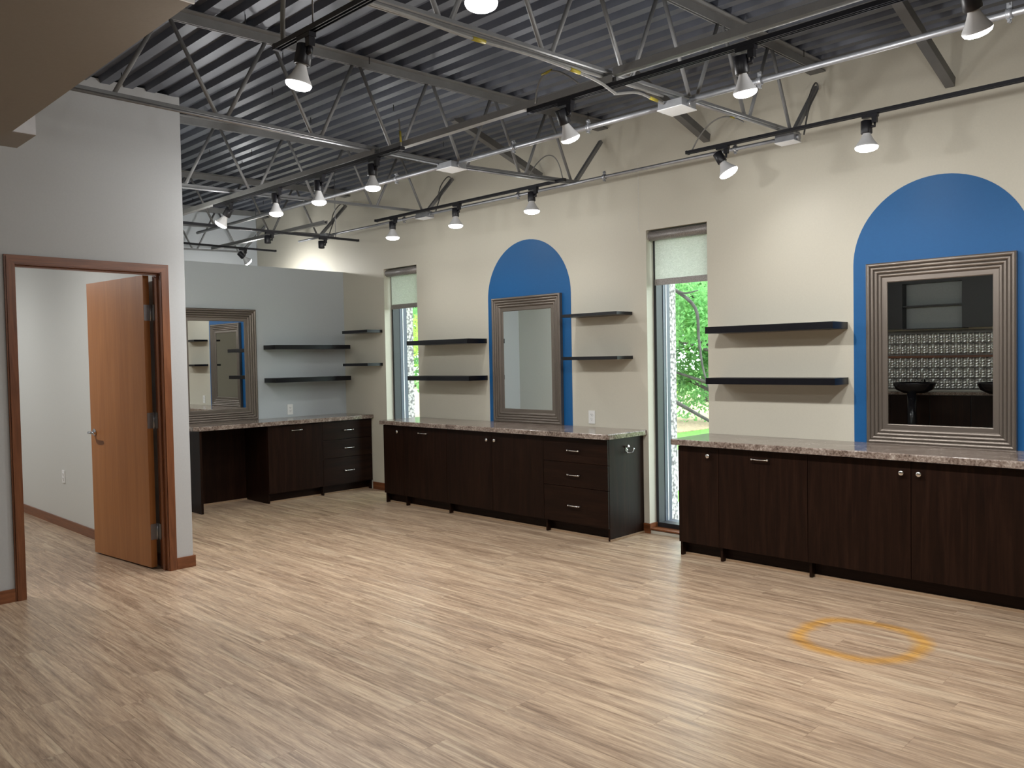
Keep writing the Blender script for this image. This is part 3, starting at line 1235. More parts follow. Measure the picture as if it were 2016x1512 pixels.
def jbox(x0, x1, y0, y1, z0, z1, lab):
    t = thing('junction_box', lab, 'junction box', ((x0 + x1) / 2, (y0 + y1) / 2, z0), 0, 'electrical junction boxes on the conduits')
    bm = BM()
    box(bm, x0, x1, y0, y1, z0 + 0.004, z1)
    bevel(bm, 0.003)
    obj('body', bm, 'galvanised', t)
    bm = BM()
    box(bm, x0 - 0.004, x1 + 0.004, y0 - 0.004, y1 + 0.004, z0, z0 + 0.004)
    obj('cover', bm, 'box_white', t)
    for sx in (x0 - 0.006, x1 + 0.006):
        bm = BM()
        tube(bm, [(sx - 0.012, (y0 + y1) / 2, (z0 + z1) / 2), (sx + 0.012, (y0 + y1) / 2, (z0 + z1) / 2)], 0.02, 10)
        obj('connector', bm, 'galvanised', t)


jbox(-2.56, -2.41, PY - 0.07, PY + 0.07, PZ - 0.040, PZ + 0.004, 'white covered junction box where taped cables meet the thick conduit')
jbox(-4.40, -4.25, PY - 0.07, PY + 0.07, PZ - 0.040, PZ + 0.004, 'white covered junction box on the thick conduit without taped cables')
jbox(-2.58, -2.45, CY - 0.05, CY + 0.05, CZ - 0.035, CZ + 0.018, 'small grey junction box at the end of the wall conduit')
jbox(-6.36, -6.20, CY - 0.05, CY + 0.05, CZ - 0.035, CZ + 0.018, 'small grey junction box on the conduit above the first window')
jbox(-8.10, -7.94, CY - 0.05, CY + 0.05, CZ - 0.035, CZ + 0.018, 'small grey junction box on the wall conduit near the partition')
# pipe clamps
clamp = None
for x, yy, zz in ((-3.1, PY, PZ), (-2.0, PY, PZ), (-0.9, PY, PZ), (-4.95, PY, PZ), (-3.72, PY, PZ), (-4.05, CY, CZ), (-2.9, CY, CZ), (-5.0, CY, CZ), (-6.6, CY, CZ)):
    thick = yy == PY
    t = thing('pipe_clamp', 'small bright steel clamp on the thick shiny conduit' if thick else 'small steel clamp on the thin conduit along the wall', 'clamp', (x, yy, zz), 0,
              'clamps on the thick conduit' if thick else 'clamps on the wall conduit')
    bm = BM()
    lathe(bm, [(0.0165, -0.012), (0.021, -0.012), (0.021, 0.012), (0.0165, 0.012)], 12)
    bmesh.ops.rotate(bm, verts=bm.verts[:], cent=(0, 0, 0), matrix=Matrix.Rotation(A90, 3, 'Y'))
    obj('band', bm, 'galvanised', t, local=True)
    bm = BM()
    box(bm, -0.010, 0.010, -0.004, 0.004, 0.018, 0.045)
    tube(bm, [(0, -0.018, 0.034), (0, 0.018, 0.034)], 0.005, 6)
    obj('bolt', bm, 'galvanised', t, local=True)
    bm = BM()
    tube(bm, [(0, -0.014, -0.030), (0, 0.014, -0.030)], 0.006, 6)
    box(bm, -0.008, 0.008, -0.003, 0.003, -0.034, -0.018)
    obj('bolt', bm, 'galvanised', t, local=True)

# flexible cables with yellow tape


def cable(pts, r, lab, tapes=(), mat='cable_grey'):
    t = thing('flexible_cable', lab, 'cable', Vector(pts[0]), 0, 'armoured cables along the roof steel')
    P = catmull(pts, 8)
    bm = BM()
    tube(bm, P, r, 7)
    obj('sheath', bm, mat, t)
    for k in tapes:
        i = int(k * (len(P) - 2))
        bm = BM()
        mid = P[i]
        d = (P[i + 1] - P[i]).normalized()
        tube(bm, [mid - d * 0.035, mid + d * 0.035], r + 0.002, 8)
        obj('tape', bm, 'yellow_tape', t)
    return t


def cz(y, dz):
    return chord_z(y, -2.5) + dz


xj = -2.5
cable([(xj + 0.05, 0.6, cz(.6, -.02)), (xj + 0.04, 1.5, cz(1.5, -.03)), (xj + 0.045, 1.95, cz(1.95, -.035)), (xj + 0.05, 2.3, cz(2.3, -.05)), (xj + 0.05, 2.7, cz(2.7, -.045)), (xj + .04, 3.1, cz(3.1, -.06)), (xj + .04, 3.28, cz(3.28, -.10))], 0.0075,
      'grey armoured cable drooping along the joist with yellow tape', (0.55, 0.80))
cable([(xj - 0.02, 0.6, cz(.6, -.009)), (xj - 0.02, 2.0, cz(2, -.009)), (xj - 0.02, 3.3, cz(3.3, -.009)), (xj - 0.02, 3.78, cz(3.78, -.011))], 0.007,
      'straight grey armoured cable clipped to the joist ending at the white box')
cable([(xj - .03, 3.36, cz(3.36, -.07)), (xj - .03, 3.55, cz(3.55, -.03)), (xj - .02, 3.66, cz(3.66, -.04)), (xj - .02, 3.785, cz(3.785, -.05))], 0.0065,
      'short grey cable with yellow tape entering the white junction box', (0.8,))
# cable loops near the tracks
cable(arc_pts((-2.96, T2Y - 0.03, T2Z + 0.03), (-2.87, T2Y - 0.03, T2Z + 0.17), (-2.66, T2Y - 0.03, T2Z + 0.06), 8), 0.005, 'thin arched cable over the end of the tilted lamp track', (0.5,))
cable([(-4.085, T2Y - 0.045, T2Z + 0.02), (-4.09, T2Y - 0.045, T2Z + 0.10), (-4.10, T2Y - 0.045, T2Z + 0.19)], 0.005, 'short upright cable with yellow tape at the track end', (0.45,))
cable(arc_pts((-4.31, T3Y, T3Z + 0.022), (-4.33, T3Y - 0.12, T3Z + 0.19), (-4.35, T3Y - 0.35, T3Z + 0.01), 8), 0.005, 'thin arched cable at the track end over the silvery mirror')
cable(arc_pts((-3.12, T3Y, T3Z + 0.02), (-2.9, T3Y - 0.06, T3Z + 0.17), (-2.56, T3Y - 0.30, T3Z + 0.04), 8), 0.005, 'thin arched taped cable above the wall track near the dark mirror', (0.85,))
cable([(-2.97, T1Y, T1Z + 0.02), (-2.965, T1Y, T1Z + 0.15), (-2.93, T1Y, T1Z + 0.35), (-2.90, T1Y, T1Z + 0.61)], 0.010, 'ribbed metal flex dropping from the deck to the lone track')
for xx, lab in ((-2.5, 'looped cable tied to the joist end near the dark mirror'), (-8.22, 'looped cable tied to the joist end near the partition'), (-6.32, 'looped cable tied to the joist end over the first window')):
    cable([(xx + 0.03, 5.38, chord_z(5.38, xx)), (xx + 0.025, 5.47, 3.14), (xx + 0.03, 5.60, 3.30), (xx + .035, 5.55, 3.33), (xx + 0.04, 5.45, 3.22), (xx + 0.035, 5.41, 3.08)], 0.006, lab, mat='brace_paint')

# bead chain
t = thing('bead_chain', 'thin white bead chain hanging on the wall beside the second window', 'chain', (-4.03, W - 0.02, 2.52), 0)
bm = BM()
for k in range(46):
    z = 2.52 + k * 0.0125
    bmesh.ops.create_icosphere(bm, subdivisions=1, radius=0.0028, matrix=Matrix.Translation((-4.03, W - 0.012, z)))
tube(bm, [(-4.03, W - 0.012, 2.52), (-4.03, W - 0.012, 3.085)], 0.0008, 4)
o = obj('beads', bm, 'outlet_white', t)
o['kind'] = 'stuff'

# ================================================================== FURNITURE
# ---- cabinets


def pull(parent, x, y, z, mat='nickel'):
    bm = BM()
    L = 0.058
    for s in (-1, 1):
        tube(bm, [(x + s * L, y, z), (x + s * L, y - 0.024, z)], [0.0075, 0.006], 8)
        tube(bm, [(x + s * L, y - 0.024, z - 0.006), (x + s * L, y - 0.024, z + 0.006)], 0.0075, 8)
    tube(bm, [(x - L, y - 0.024, z), (x - L / 2, y - 0.028, z - 0.001), (x + L / 2, y - 0.028, z - 0.001), (x + L, y - 0.024, z)], [0.0055, 0.0045, 0.0045, 0.0055], 8)
    return obj('handle', bm, mat, parent, local=True)


def knob(parent, x, y, z):
    bm = BM()
    lathe(bm, [(0.0, 0.0), (0.009, 0.0), (0.007, 0.008), (0.008, 0.013), (0.016, 0.018), (0.0175, 0.023), (0.0145, 0.028), (0.007, 0.0305), (0.0, 0.031)], 18)
    bmesh.ops.rotate(bm, verts=bm.verts[:], cent=(0, 0, 0), matrix=Matrix.Rotation(A90, 3, 'X'))
    bmesh.ops.translate(bm, verts=bm.verts[:], vec=(x, y, z))
    return obj('knob', bm, 'nickel', parent, local=True)


CT = 0.042
DZ0, DZ1 = 0.102, CH - CT - 0.008


def cabinet(loc, rotz, wd, kind, lab, depth, grp, last=False):
    """base cabinet: local x along the front from 0, front face at y=0, body to +y"""
    t = thing('base_cabinet', lab, 'cabinet', loc, rotz, grp)
    top_ = CH - CT - 0.002
    bm = BM()
    box(bm, 0.018, wd - (0.018 if last else 0), 0.022, depth, 0.10, top_)
    obj('carcass', bm, 'espresso', t, local=True)
    for x0 in ([0.0, wd - 0.018] if last else [0.0]):
        bm = BM()
        box(bm, x0, x0 + 0.018, 0.021, depth, 0.0, top_)
        obj('side_panel', bm, 'espresso', t, local=True)
    bm = BM()
    box(bm, 0.018, wd - (0.018 if last else 0), 0.075, 0.09, 0.0, 0.10)
    obj('toe_kick', bm, 'espresso_flat', t, local=True)
    bm = BM()
    box(bm, 0.018, wd - (0.018 if last else 0), 0.060, 0.075, 0.0, 0.016)
    bevel(bm, 0.004)
    obj('shoe_moulding', bm, 'shoe_wood', t, local=True)
    g = 0.0018

    def front(nm, x0, x1, z0, z1, mat):
        bm = BM()
        box(bm, x0 + g, x1 - g, 0.0, 0.0195, z0 + g, z1 - g)
        bevel(bm, 0.0012)
        return obj(nm, bm, mat, t, local=True)

    if kind == 'knob':
        d = front('door', 0, wd, DZ0, DZ1, 'espresso')
        knob(d, wd - 0.075, 0.0, DZ1 - 0.06)
    elif kind == 'pull':
        d = front('door', 0, wd, DZ0, DZ1, 'espresso')
        pull(d, wd * 0.5, 0.0, DZ1 - 0.058)
    elif kind == 'double':
        d = front('door', 0, wd / 2, DZ0, DZ1, 'espresso')
        knob(d, wd / 2 - 0.05, 0.0, DZ1 - 0.07)
        d = front('door', wd / 2, wd, DZ0, DZ1, 'espresso')
        knob(d, wd / 2 + 0.05, 0.0, DZ1 - 0.07)
    else:
        for z0, z1 in ((0.612, DZ1), (0.408, 0.612), (DZ0, 0.408)):
            d = front('drawer', 0, wd, z0, z1, 'espresso_flat')
            pull(d, wd * 0.5, 0.0, (z0 + z1) / 2 if z1 < DZ1 else 0.713)
    return t


def worktop(poly, lab):
    bm = BM()
    prism(bm, poly, CH - CT, CH)
    bmesh.ops.recalc_face_normals(bm, faces=bm.faces[:])
    es = [e for e in bm.edges if all(v.co.z > CH - 1e-4 for v in e.verts)]
    bmesh.ops.bevel(bm, geom=es, offset=0.008, segments=3, affect='EDGES', profile=0.5)
    return tag(obj('worktop', bm, 'stone_laminate'), lab, 'worktop')


CF = 5.185
D2 = W - CF - 0.003
G2 = 'dark cabinets under the worktop with the silvery mirror'
G3 = 'dark cabinets under the worktop with the dark mirror'
xs = -6.968
for wd, kind, lab in ((0.333, 'knob', 'narrow dark cabinet with single knob beside the first window'),
                      (0.664, 'pull', 'dark one door cabinet with bar pull, run below the silvery mirror'),
                      (1.260, 'double', 'wide dark double door cabinet under the silvery mirror'),
                      (0.690, 'drawer', 'dark three drawer cabinet with a chrome hook on its end')):
    cabinet((xs, CF, 0), 0, wd, kind, lab, D2, G2, last=(kind == 'drawer'))
    xs += wd
B2R = xs
xs = -3.364
for wd, kind, lab in ((0.333, 'knob', 'narrow dark cabinet with single knob beside the second window'),
                      (0.656, 'pull', 'dark one door cabinet with bar pull, run below the dark mirror'),
                      (1.290, 'double', 'wide dark double door cabinet under the dark mirror'),
                      (0.690, 'drawer', 'dark three drawer cabinet past the dark mirror')):
    cabinet((xs, CF, 0), 0, wd, kind, lab, D2, G3, last=(kind == 'drawer'))
    xs += wd
B3R = xs
cf = 5.133
worktop([(-6.985, cf + 0.02), (-6.965, cf), (-4.005, cf), (-3.985, cf + 0.02), (-3.985, W - 0.002), (-6.985, W - 0.002)], 'brown speckled stone worktop below the silvery mirror')
worktop([(-3.410, cf + 0.025), (-3.385, cf), (B3R + 0.03, cf), (B3R + 0.03, W - 0.002), (-3.410, W - 0.002)], 'brown speckled stone worktop below the dark mirror')
bm = BM()
box(bm, B2R, B2R + 0.014, CF + 0.02, W - 0.016, 0.0, 0.016)
bevel(bm, 0.004)
tag(obj('shoe_strip', bm, 'shoe_wood'), 'thin pale wood strip on the floor below the chrome hook', 'trim strip')

# hook on the end panel of the middle run
t = thing('coat_hook', 'small chrome hook screwed to the dark cabinet end panel', 'hook', (B2R, 5.43, 0.70))
bm = BM()
box(bm, B2R - 0.001, B2R + 0.004, 5.42, 5.44, 0.70, 0.745)
bevel(bm, 0.001)
obj('plate', bm, 'chrome', t)
bm = BM()
for s in (-1, 1):
    tube(bm, catmull([(B2R + 0.004, 5.43, 0.705), (B2R + 0.02, 5.43 + s * 0.012, 0.695), (B2R + 0.038, 5.43 + s * 0.035, 0.70), (B2R + 0.045, 5.43 + s * 0.045, 0.722)], 5), 0.0045, 7)
    bmesh.ops.create_icosphere(bm, subdivisions=2, radius=0.008, matrix=Matrix.Translation((B2R + 0.045, 5.43 + s * 0.046, 0.726)))
tube(bm, [(B2R + 0.004, 5.43, 0.74), (B2R + 0.03, 5.43, 0.752)], [0.006, 0.010], 8)
obj('prongs', bm, 'chrome', t)

# corner desk on the partition
X1F = -7.844
G1 = 'dark cabinets of the corner desk'
RZ = A90      # local -y (front) -> +x, local x -> +y
D1 = X1F - XP - 0.003
cabinet((X1F, 4.345, 0), RZ, 0.664, 'pull', 'dark cabinet with one bar pull beside the knee space', D1, G1)
cabinet((X1F, 5.009, 0), RZ, 0.662, 'drawer', 'dark three drawer cabinet in the corner by the partition', D1, G1, last=True)
t = thing('desk_support', 'dark end panel and back panel forming the knee space', 'panel', ((X1F + XP) / 2, 3.95, 0))
bm = BM()
box(bm, XP + 0.003, X1F, 3.606, 3.630, 0, CH - CT - 0.002)
obj('end_panel', bm, 'espresso', t)
bm = BM()
box(bm, XP + 0.003, XP + 0.02, 3.630, 4.342, 0.0, CH - CT - 0.002)
obj('back_panel', bm, 'espresso', t)
bm = BM()
box(bm, XP + 0.02, XP + 0.034, 3.632, 4.342, 0.0, 0.016)
obj('shoe_moulding', bm, 'shoe_wood', t)
xf = -7.806
worktop([(XP + 0.002, 3.56), (xf - 0.07, 3.56), (xf, 3.62), (xf, W - 0.002), (XP + 0.002, W - 0.002)], 'brown speckled stone worktop of the corner desk')

# ---- floating shelves


def shelf(x0, x1, y0, y1, z0, z1, lab, grp):
    bm = BM()
    box(bm, x0, x1, y0, y1, z0, z1)
    bevel(bm, 0.0025, 2)
    return tag(obj('floating_shelf', bm, 'shelf_black'), lab, 'shelf', grp)


GS = 'thick black floating shelves'
GT = 'thin black floating shelves'
yb = W - 0.001
shelf(-6.83, -5.888, 5.41, yb, 1.640, 1.686, 'upper thick black shelf between the first window and the blue arch', GS)
shelf(-6.84, -5.886, 5.42, yb, 1.273, 1.319, 'lower thick black shelf between the first window and the blue arch', GS)
shelf(-3.275, -2.303, 5.43, yb, 1.641, 1.690, 'upper thick black shelf between the second window and the dark mirror', GS)
shelf(-3.285, -2.300, 5.45, yb, 1.261, 1.308, 'lower thick black shelf between the second window and the dark mirror', GS)
shelf(-4.730, -4.117, 5.460, yb, 1.832, 1.857, 'upper thin black shelf between the silvery mirror and second window', GT)
shelf(-4.730, -4.117, 5.460, yb, 1.459, 1.487, 'lower thin black shelf between the silvery mirror and second window', GT)
shelf(-8.09, -7.600, 5.463, yb, 1.807, 1.839, 'upper thin black shelf between the partition and the first window', GT)
shelf(-8.09, -7.605, 5.463, yb, 1.431, 1.462, 'lower thin black shelf between the partition and the first window', GT)
shelf(XP + 0.001, -8.105, 4.605, 5.583, 1.633, 1.680, 'upper thick black shelf on the blue grey partition', GS)
shelf(XP + 0.001, -8.105, 4.605, 5.583, 1.266, 1.316, 'lower thick black shelf on the blue grey partition', GS)

# ---- mirrors with stepped frames
MW, MH, MF = 0.885, 1.203, 0.132


def frame_profile():
    pts = [(0.0, 0.0), (0.0, 0.036)]
    nr = 4
    wr = 0.094
    for k in range(nr):
        w0 = 0.002 + k * wr / nr
        w1 = 0.002 + (k + 1) * wr / nr
        h = 0.042 - k * 0.0062
        for tt in (0.0, 0.16, 0.34, 0.55, 0.76, 0.90, 1.0):
            pts.append((w0 + (w1 - w0) * tt, h - 0.0065 + 0.0065 * math.sin(math.pi * min(1, tt * 1.08)) ** 0.7 if tt < 0.93 else h - 0.0085))
    pts += [(0.098, 0.0125), (0.126, 0.0125), (0.129, 0.0115), (MF, 0.006), (MF, 0.0)]
    return pts


FP = frame_profile()


def mirror(loc, rotz, lab, grp='mirrors with stepped bronze frames'):
    """local x along the width (centred), front faces -y, stands on z=0; y=0 is the wall"""
    t = thing('wall_mirror', lab, 'mirror', loc, rotz, grp)
    hw = MW / 2

    def rail(mk, mat):
        bm = BM()
        ra = [bm.verts.new(mk(w_, h, 0)) for w_, h in FP]
        rb = [bm.verts.new(mk(w_, h, 1)) for w_, h in FP]
        n = len(FP)
        for i in range(n):
            j = (i + 1) % n
            bm.faces.new((ra[i], ra[j], rb[j], rb[i]))
        bm.faces.new(ra)
        bm.faces.new(rb[::-1])
        obj('frame_rail', bm, mat, t, local=True)

    rail(lambda w_, h, e: (-hw + w_, -h, w_ if e == 0 else MH - w_), 'frame_z')
    rail(lambda w_, h, e: (hw - w_, -h, w_ if e == 0 else MH - w_), 'frame_z')
    rail(lambda w_, h, e: ((-hw + w_) if e == 0 else (hw - w_), -h, w_), 'frame_x')
    rail(lambda w_, h, e: ((-hw + w_) if e == 0 else (hw - w_), -h, MH - w_), 'frame_x')
    bm = BM()
    box(bm, -hw + MF - 0.004, hw - MF + 0.004, -0.006, -0.003, MF - 0.004, MH - MF + 0.004)
    obj('glass', bm, 'mirror_glass', t, local=True)
    bm = BM()
    box(bm, -hw + 0.02, hw - 0.02, -0.003, -0.001, 0.02, MH - 0.02)
    obj('backing', bm, 'cabinet_black', t, local=True)
    return t


mirror((-5.335, W - 0.002, CH + 0.001), 0, 'bronze framed mirror reflecting a plain pale grey wall')
mirror((-1.722, W - 0.002, CH + 0.001), 0, 'bronze framed mirror reflecting dark cabinets and tin tiles')
mirror((XP + 0.002, 4.06, CH + 0.001), A90, 'bronze framed mirror on the partition reflecting the blue arch')

# ---- outlets


def outlet(loc, rotz, lab):
    t = thing('wall_outlet', lab, 'outlet', loc, rotz, 'white double socket outlets')
    bm = BM()
    box(bm, -0.035, 0.035, -0.006, 0, -0.058, 0.058)
    bevel(bm, 0.003, 2)
    obj('plate', bm, 'outlet_white', t, local=True)
    for zz in (-0.02, 0.02):
        bm = BM()
        tube(bm, [(0, -0.009, zz), (0, -0.005, zz)], 0.0165, 14)
        s = obj('socket_face', bm, 'outlet_white', t, local=True)
        bm = BM()
        for xx in (-0.0065, 0.0065):
            box(bm, xx - 0.0014, xx + 0.0014, -0.0098, -0.008, zz + 0.000, zz + 0.009)
        tube(bm, [(0, -0.0098, zz - 0.007), (0, -0.008, zz - 0.007)], 0.0026, 8)
        obj('slots', bm, 'outlet_slot', s, local=True)


outlet((-4.566, W - 0.001, 0.952), 0, 'white outlet on the beige wall beside the silvery mirror')
outlet((XP + 0.001, 4.914, 0.951), A90, 'white outlet on the blue grey partition below the shelves')
outlet((-8.223, YE - 0.141, 0.474), 0, 'white outlet low on the wall seen through the doorway')

# ---- roller blinds


def blind(jl, jr, lab):
    t = thing('roller_blind', lab, 'blind', ((jl + jr) / 2, W + 0.05, 2.06), 0, 'half raised roller blinds')
    zr = WT - 0.048
    bm = BM()
    tube(bm, [(jl + 0.012, W + 0.046, zr), (jr - 0.006, W + 0.046, zr)], 0.040, 20)
    obj('roll', bm, 'blind_roll', t)
    for x0 in (jl + 0.002, jr - 0.006):
        bm = BM()
        tube(bm, [(x0, W + 0.046, zr), (x0 + 0.010 if x0 < jl + 0.01 else x0 + 0.004, W + 0.046, zr)], 0.034, 16)
        obj('end_bracket', bm, 'outlet_white', t)
    bm = BM()
    box(bm, jl + 0.03, jr - 0.012, W + 0.082, W + 0.083, 2.115, zr)
    obj('fabric', bm, 'blind_fabric', t)
    bm = BM()
    box(bm, jl + 0.028, jr - 0.010, W + 0.075, W + 0.09, 2.068, 2.118)
    bevel(bm, 0.004)
    obj('hem_bar', bm, 'blind_roll', t)


blind(JL1, JR1, 'half lowered pale roller blind in the window by the partition shelves')
blind(JL2, JR2, 'half lowered pale roller blind in the window between the two worktops')

# ================================================================== WASH STATION (seen in the right mirror)
t = thing('tin_backsplash', 'embossed tin tile backsplash behind the wash counter', 'backsplash', (-3.9, YK, 0.95))
bm = BM()
box(bm, -5.0, -2.85, YK, YK + 0.008, 0.92, 1.785)
obj('backing_board', bm, 'tile_board', t)
bm = BM()
ts = 0.153
hs = ts / 2 - 0.003
gr = 8
V = {}
for i in range(gr + 1):
    for j in range(gr + 1):
        u_, v_ = i / gr * 2 - 1, j / gr * 2 - 1
        rr = max(abs(u_), abs(v_))
        h = 0.004 if rr < 0.99 else 0.0
        h += 0.010 * abs(math.sin(2.2 * math.pi * u_)) * abs(math.sin(2.2 * math.pi * v_)) * (rr < 0.9) + 0.008 * max(0, 0.45 - math.hypot(u_, v_))
        V[i, j] = bm.verts.new((u_ * hs, h, v_ * hs))
for i in range(gr):
    for j in range(gr):
        bm.faces.new((V[i, j], V[i, j + 1], V[i + 1, j + 1], V[i + 1, j]))
tile0 = None
for i in range(14):
    for j in range(6):
        z = 0.955 + ts / 2 + j * ts - (0.03 if j < 3 else -0.02)
        loc = Vector((-4.99 + ts / 2 + i * ts, YK + 0.008, z)) - Vector(t.location)
        if z + ts / 2 > 1.795:
            continue
        if tile0 is None:
            tile0 = obj('tile', bm, 'tin', t, local=True)
            tile0.location = loc
        else:
            copy_mesh(tile0, t, loc)
bm = BM()
box(bm, -5.0, -2.85, YK + 0.008, YK + 0.03, 1.385, 1.415)
obj('wood_rail', bm, 'oak_trim_x', t)
t = thing('upper_cabinet', 'black open upper cabinet with pale back above tin tiles', 'cabinet', (-3.9, YK + 0.15, 1.81))
bm = BM()
for b6 in ((-5.0, -4.33, YK, YK + 0.30, 1.81, 2.70), (-3.53, -2.85, YK, YK + 0.30, 1.81, 2.70), (-4.33, -3.53, YK, YK + 0.30, 2.47, 2.70)):
    box(bm, *b6)
obj('body', bm, 'cabinet_black', t)
bm = BM()
box(bm, -4.33, -3.53, YK, YK + 0.12, 1.815, 2.47)
obj('back_panel', bm, 'cabinet_panel', t)
bm = BM()
box(bm, -4.33, -3.53, YK + 0.12, YK + 0.28, 2.13, 2.15)
obj('shelf', bm, 'cabinet_black', t)
bm = BM()
box(bm, -4.33, -3.53, YK, YK + 0.30, 1.80, 1.812)
obj('bottom_panel', bm, 'cabinet_black', t)
t = thing('wash_cabinet', 'dark lower cabinet under the wash counter', 'cabinet', (-3.9, YK + 0.27, 0))
bm = BM()
box(bm, -5.0, -2.85, YK + 0.003, YK + 0.38, 0.0, 0.858)
obj('body', bm, 'cabinet_black', t)
for k in range(4):
    bm = BM()
    box(bm, -4.99 + k * 0.535, -4.99 + k * 0.535 + 0.525, YK + 0.38, YK + 0.398, 0.1, 0.85)
    obj('door', bm, 'espresso', t)
bm = BM()
prism(bm, [(-5.0, YK + 0.012), (-2.85, YK + 0.012), (-2.85, YK + 0.42), (-5.0, YK + 0.42)], 0.86, 0.90)
tag(obj('wash_counter', bm, 'stone_laminate'), 'brown stone wash counter in front of tin tiles', 'worktop')
for cx, lab in ((-4.03, 'black shampoo basin before the pale open cabinet'), (-2.95, 'black shampoo basin beside the cabinet end')):
    t = thing('shampoo_basin', lab, 'basin', (cx, YK + 0.71, 0.90), 0, 'black shampoo basins')
    bm = BM()
    prof_ = [(0.0, 0.0), (0.14, 0.0), (0.24, 0.05), (0.28, 0.13), (0.285, 0.15), (0.265, 0.15), (0.255, 0.13), (0.21, 0.06), (0.10, 0.03), (0.0, 0.03)]
    lathe(bm, prof_, 28)
    bmesh.ops.scale(bm, verts=bm.verts[:], vec=(1.0, 0.95, 1.0))
    obj('bowl', bm, 'bowl_black', t, local=True)
    bm = BM()
    tube(bm, catmull([(0.1, -0.12, 0.05), (0.1, -0.12, 0.17), (0.1, -0.06, 0.20), (0.1, 0.0, 0.17)], 5), 0.012, 8)
    obj('faucet', bm, 'chrome', t, local=True)
    bm = BM()
    tube(bm, [(0, 0.1, -0.9), (0, 0.1, 0.02)], 0.06, 12)
    obj('pedestal', bm, 'bowl_black', t, local=True)

# ================================================================== OUTSIDE
GZ = -0.16
bm = BM()
box(bm, -60, 40, W + 0.30, 80, GZ - 0.2, GZ)
struct(obj('ground', bm, 'grass'))
for nm, y0, y1, mt, lab, z in (('gravel_bed', W + 0.30, 7.8, 'gravel', 'grey gravel strip outside the windows', 0.012),
                               ('sidewalk', 8.5, 9.9, 'concrete', 'pale concrete sidewalk outside', 0.012), ('road', 9.9, 12.2, 'asphalt', 'grey brown road beyond the sidewalk', 0.008)):
    bm = BM()
    box(bm, -9.6, 12, y0, y1, GZ - 0.05, GZ + z)
    struct(obj(nm, bm, mt), lab)
bm = BM()
box(bm, -40, -9.7, W + 0.4, 30, GZ - 0.05, GZ + 0.02)
struct(obj('mulch_bed', bm, 'mulch'), 'tan mulch bed outside the first window')
for jl, lab in ((JL1, 'pebble faced concrete pier outside the first window'), (JL2, 'pebble faced concrete pier outside the second window')):
    bm = BM()
    box(bm, jl - 0.45, jl + 0.028, W + 0.292, W + 0.385, GZ, 3.6)
    tag(obj('concrete_pier', bm, 'pebble_concrete'), lab, 'pier', 'pebble concrete piers')


def leaves(name, centres, n, size, mat, parent, seed):
    rg = np.random.default_rng(seed)
    idx = rg.integers(0, len(centres), n)
    cs = np.array([c[:3] for c in centres])[idx]
    rs = np.array([c[3] for c in centres])[idx]
    d = rg.normal(size=(n, 3))
    d /= np.linalg.norm(d, axis=1)[:, None]
    p = cs + d * (rs * rg.random(n) ** 0.45)[:, None]
    a = rg.normal(size=(n, 3))
    a /= np.linalg.norm(a, axis=1)[:, None]
    b_ = np.cross(a, rg.normal(size=(n, 3)))
    b_ /= np.linalg.norm(b_, axis=1)[:, None]
    s = size * (0.6 + 0.8 * rg.random(n))[:, None]
    v = np.stack([p - a * s, p + b_ * s * 0.45, p + a * s, p - b_ * s * 0.45], 1).reshape(-1, 3)
    v -= np.array(wloc(parent))
    me = bpy.data.meshes.new(name)
    me.vertices.add(4 * n)
    me.vertices.foreach_set('co', v.ravel())
    me.loops.add(4 * n)
    me.loops.foreach_set('vertex_index', np.arange(4 * n))
    me.polygons.add(n)
    me.polygons.foreach_set('loop_start', np.arange(0, 4 * n, 4))
    me.polygons.foreach_set('loop_total', np.full(n, 4))
    me.update()
    me.materials.append(M[mat])
    o = bpy.data.objects.new(name, me)
    C.objects.link(o)
    o.parent = parent
    o['kind'] = 'stuff'
    return o


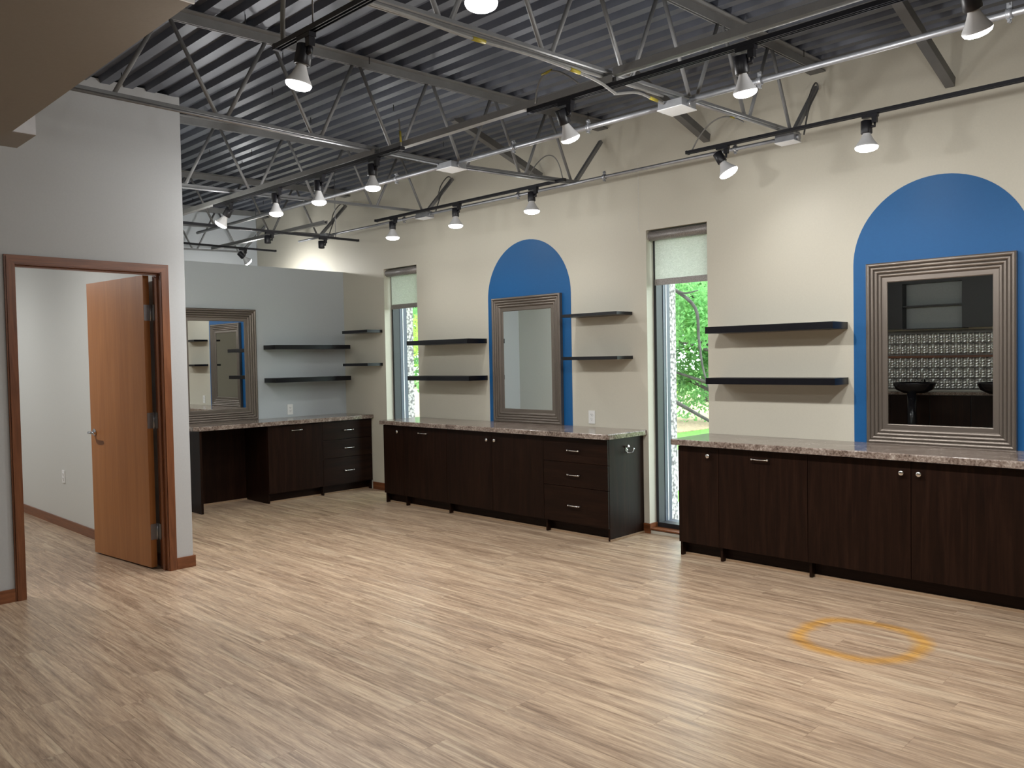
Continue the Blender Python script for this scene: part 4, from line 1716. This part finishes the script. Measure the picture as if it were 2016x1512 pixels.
def tree(x, y, h, spread, n, mat, lab, seed, size=0.06, low=0.25, limbs=()):
    rg = random.Random(seed)
    t = thing('shade_tree', lab, 'tree', (x, y, GZ), 0, 'trees outside the windows')
    bm = BM()
    tube(bm, [(x, y, GZ), (x + 0.05, y, GZ + h * 0.3), (x - 0.05, y + 0.05, GZ + h * 0.6), (x, y, GZ + h * 0.9)], [0.17, 0.13, 0.08, 0.03], 9)
    obj('trunk', bm, 'bark', t)
    cs = []
    for k in range(16):
        ang = rg.random() * 6.283
        z0 = GZ + h * (low + 0.6 * rg.random())
        L = spread * (0.5 + 0.5 * rg.random())
        e = Vector((x + math.cos(ang) * L, y + math.sin(ang) * L, z0 + 0.4 + rg.random() * h * 0.12))
        mid = Vector((x + math.cos(ang) * L * 0.5, y + math.sin(ang) * L * 0.5, z0 + 0.35))
        bm = BM()
        tube(bm, catmull([(x, y, z0), mid, e], 5), [0.05 - 0.004 * i for i in range(11)], 6)
        obj('branch', bm, 'bark', t)
        for q in range(5):
            s = rg.random()
            c = mid.lerp(e, s)
            cs.append((c.x + rg.gauss(0, .3), c.y + rg.gauss(0, .3), c.z + rg.gauss(-.05, .25), 0.35 + 0.45 * rg.random()))
    for pts, rs in limbs:
        bm = BM()
        P = catmull(pts, 5)
        tube(bm, P, [rs * (1 - 0.7 * i / len(P)) for i in range(len(P))], 6)
        obj('branch', bm, 'bark', t)
    leaves('foliage', cs, n, size, mat, t, seed)
    return t


limbs = [([(-8.3, 9.6, 2.2), (-7.0, 9.4, 2.75), (-6.2, 9.3, 2.52), (-5.8, 9.3, 2.50)], 0.045),
         ([(-6.6, 9.35, 2.62), (-6.1, 9.3, 2.38), (-5.75, 9.3, 2.1), (-5.7, 9.3, 1.7), (-5.62, 9.25, 1.35), (-5.5, 9.2, 1.05)], 0.03),
         ([(-6.2, 9.3, 2.45), (-5.9, 9.25, 2.3), (-5.7, 9.3, 2.32)], 0.02),
         ([(-6.9, 9.35, 0.95), (-6.3, 9.3, 0.95), (-5.7, 9.25, 0.72), (-5.2, 9.2, 0.5)], 0.04)]
tree(-8.5, 9.7, 6.5, 2.9, 90000, 'leaf_bright', 'bright green tree with drooping limb outside the second window', 11, 0.036, 0.10, limbs)
tree(-15.4, 25.5, 8.5, 3.9, 40000, 'leaf_bright', 'yellow green tree farther off across the road', 12, 0.07, 0.10)
tree(-9.9, 17.0, 5.5, 3.1, 40000, 'leaf_cool', 'blue green tree across the road', 13, 0.06, 0.05)
tree(-25.5, 20.0, 9, 4.0, 16000, 'leaf_bright', 'green tree beyond the mulch bed', 14, 0.09, 0.2)
tree(-17.3, 13.6, 6.5, 3.0, 14000, 'leaf_cool', 'darker green tree beyond the mulch bed', 15, 0.09, 0.12)
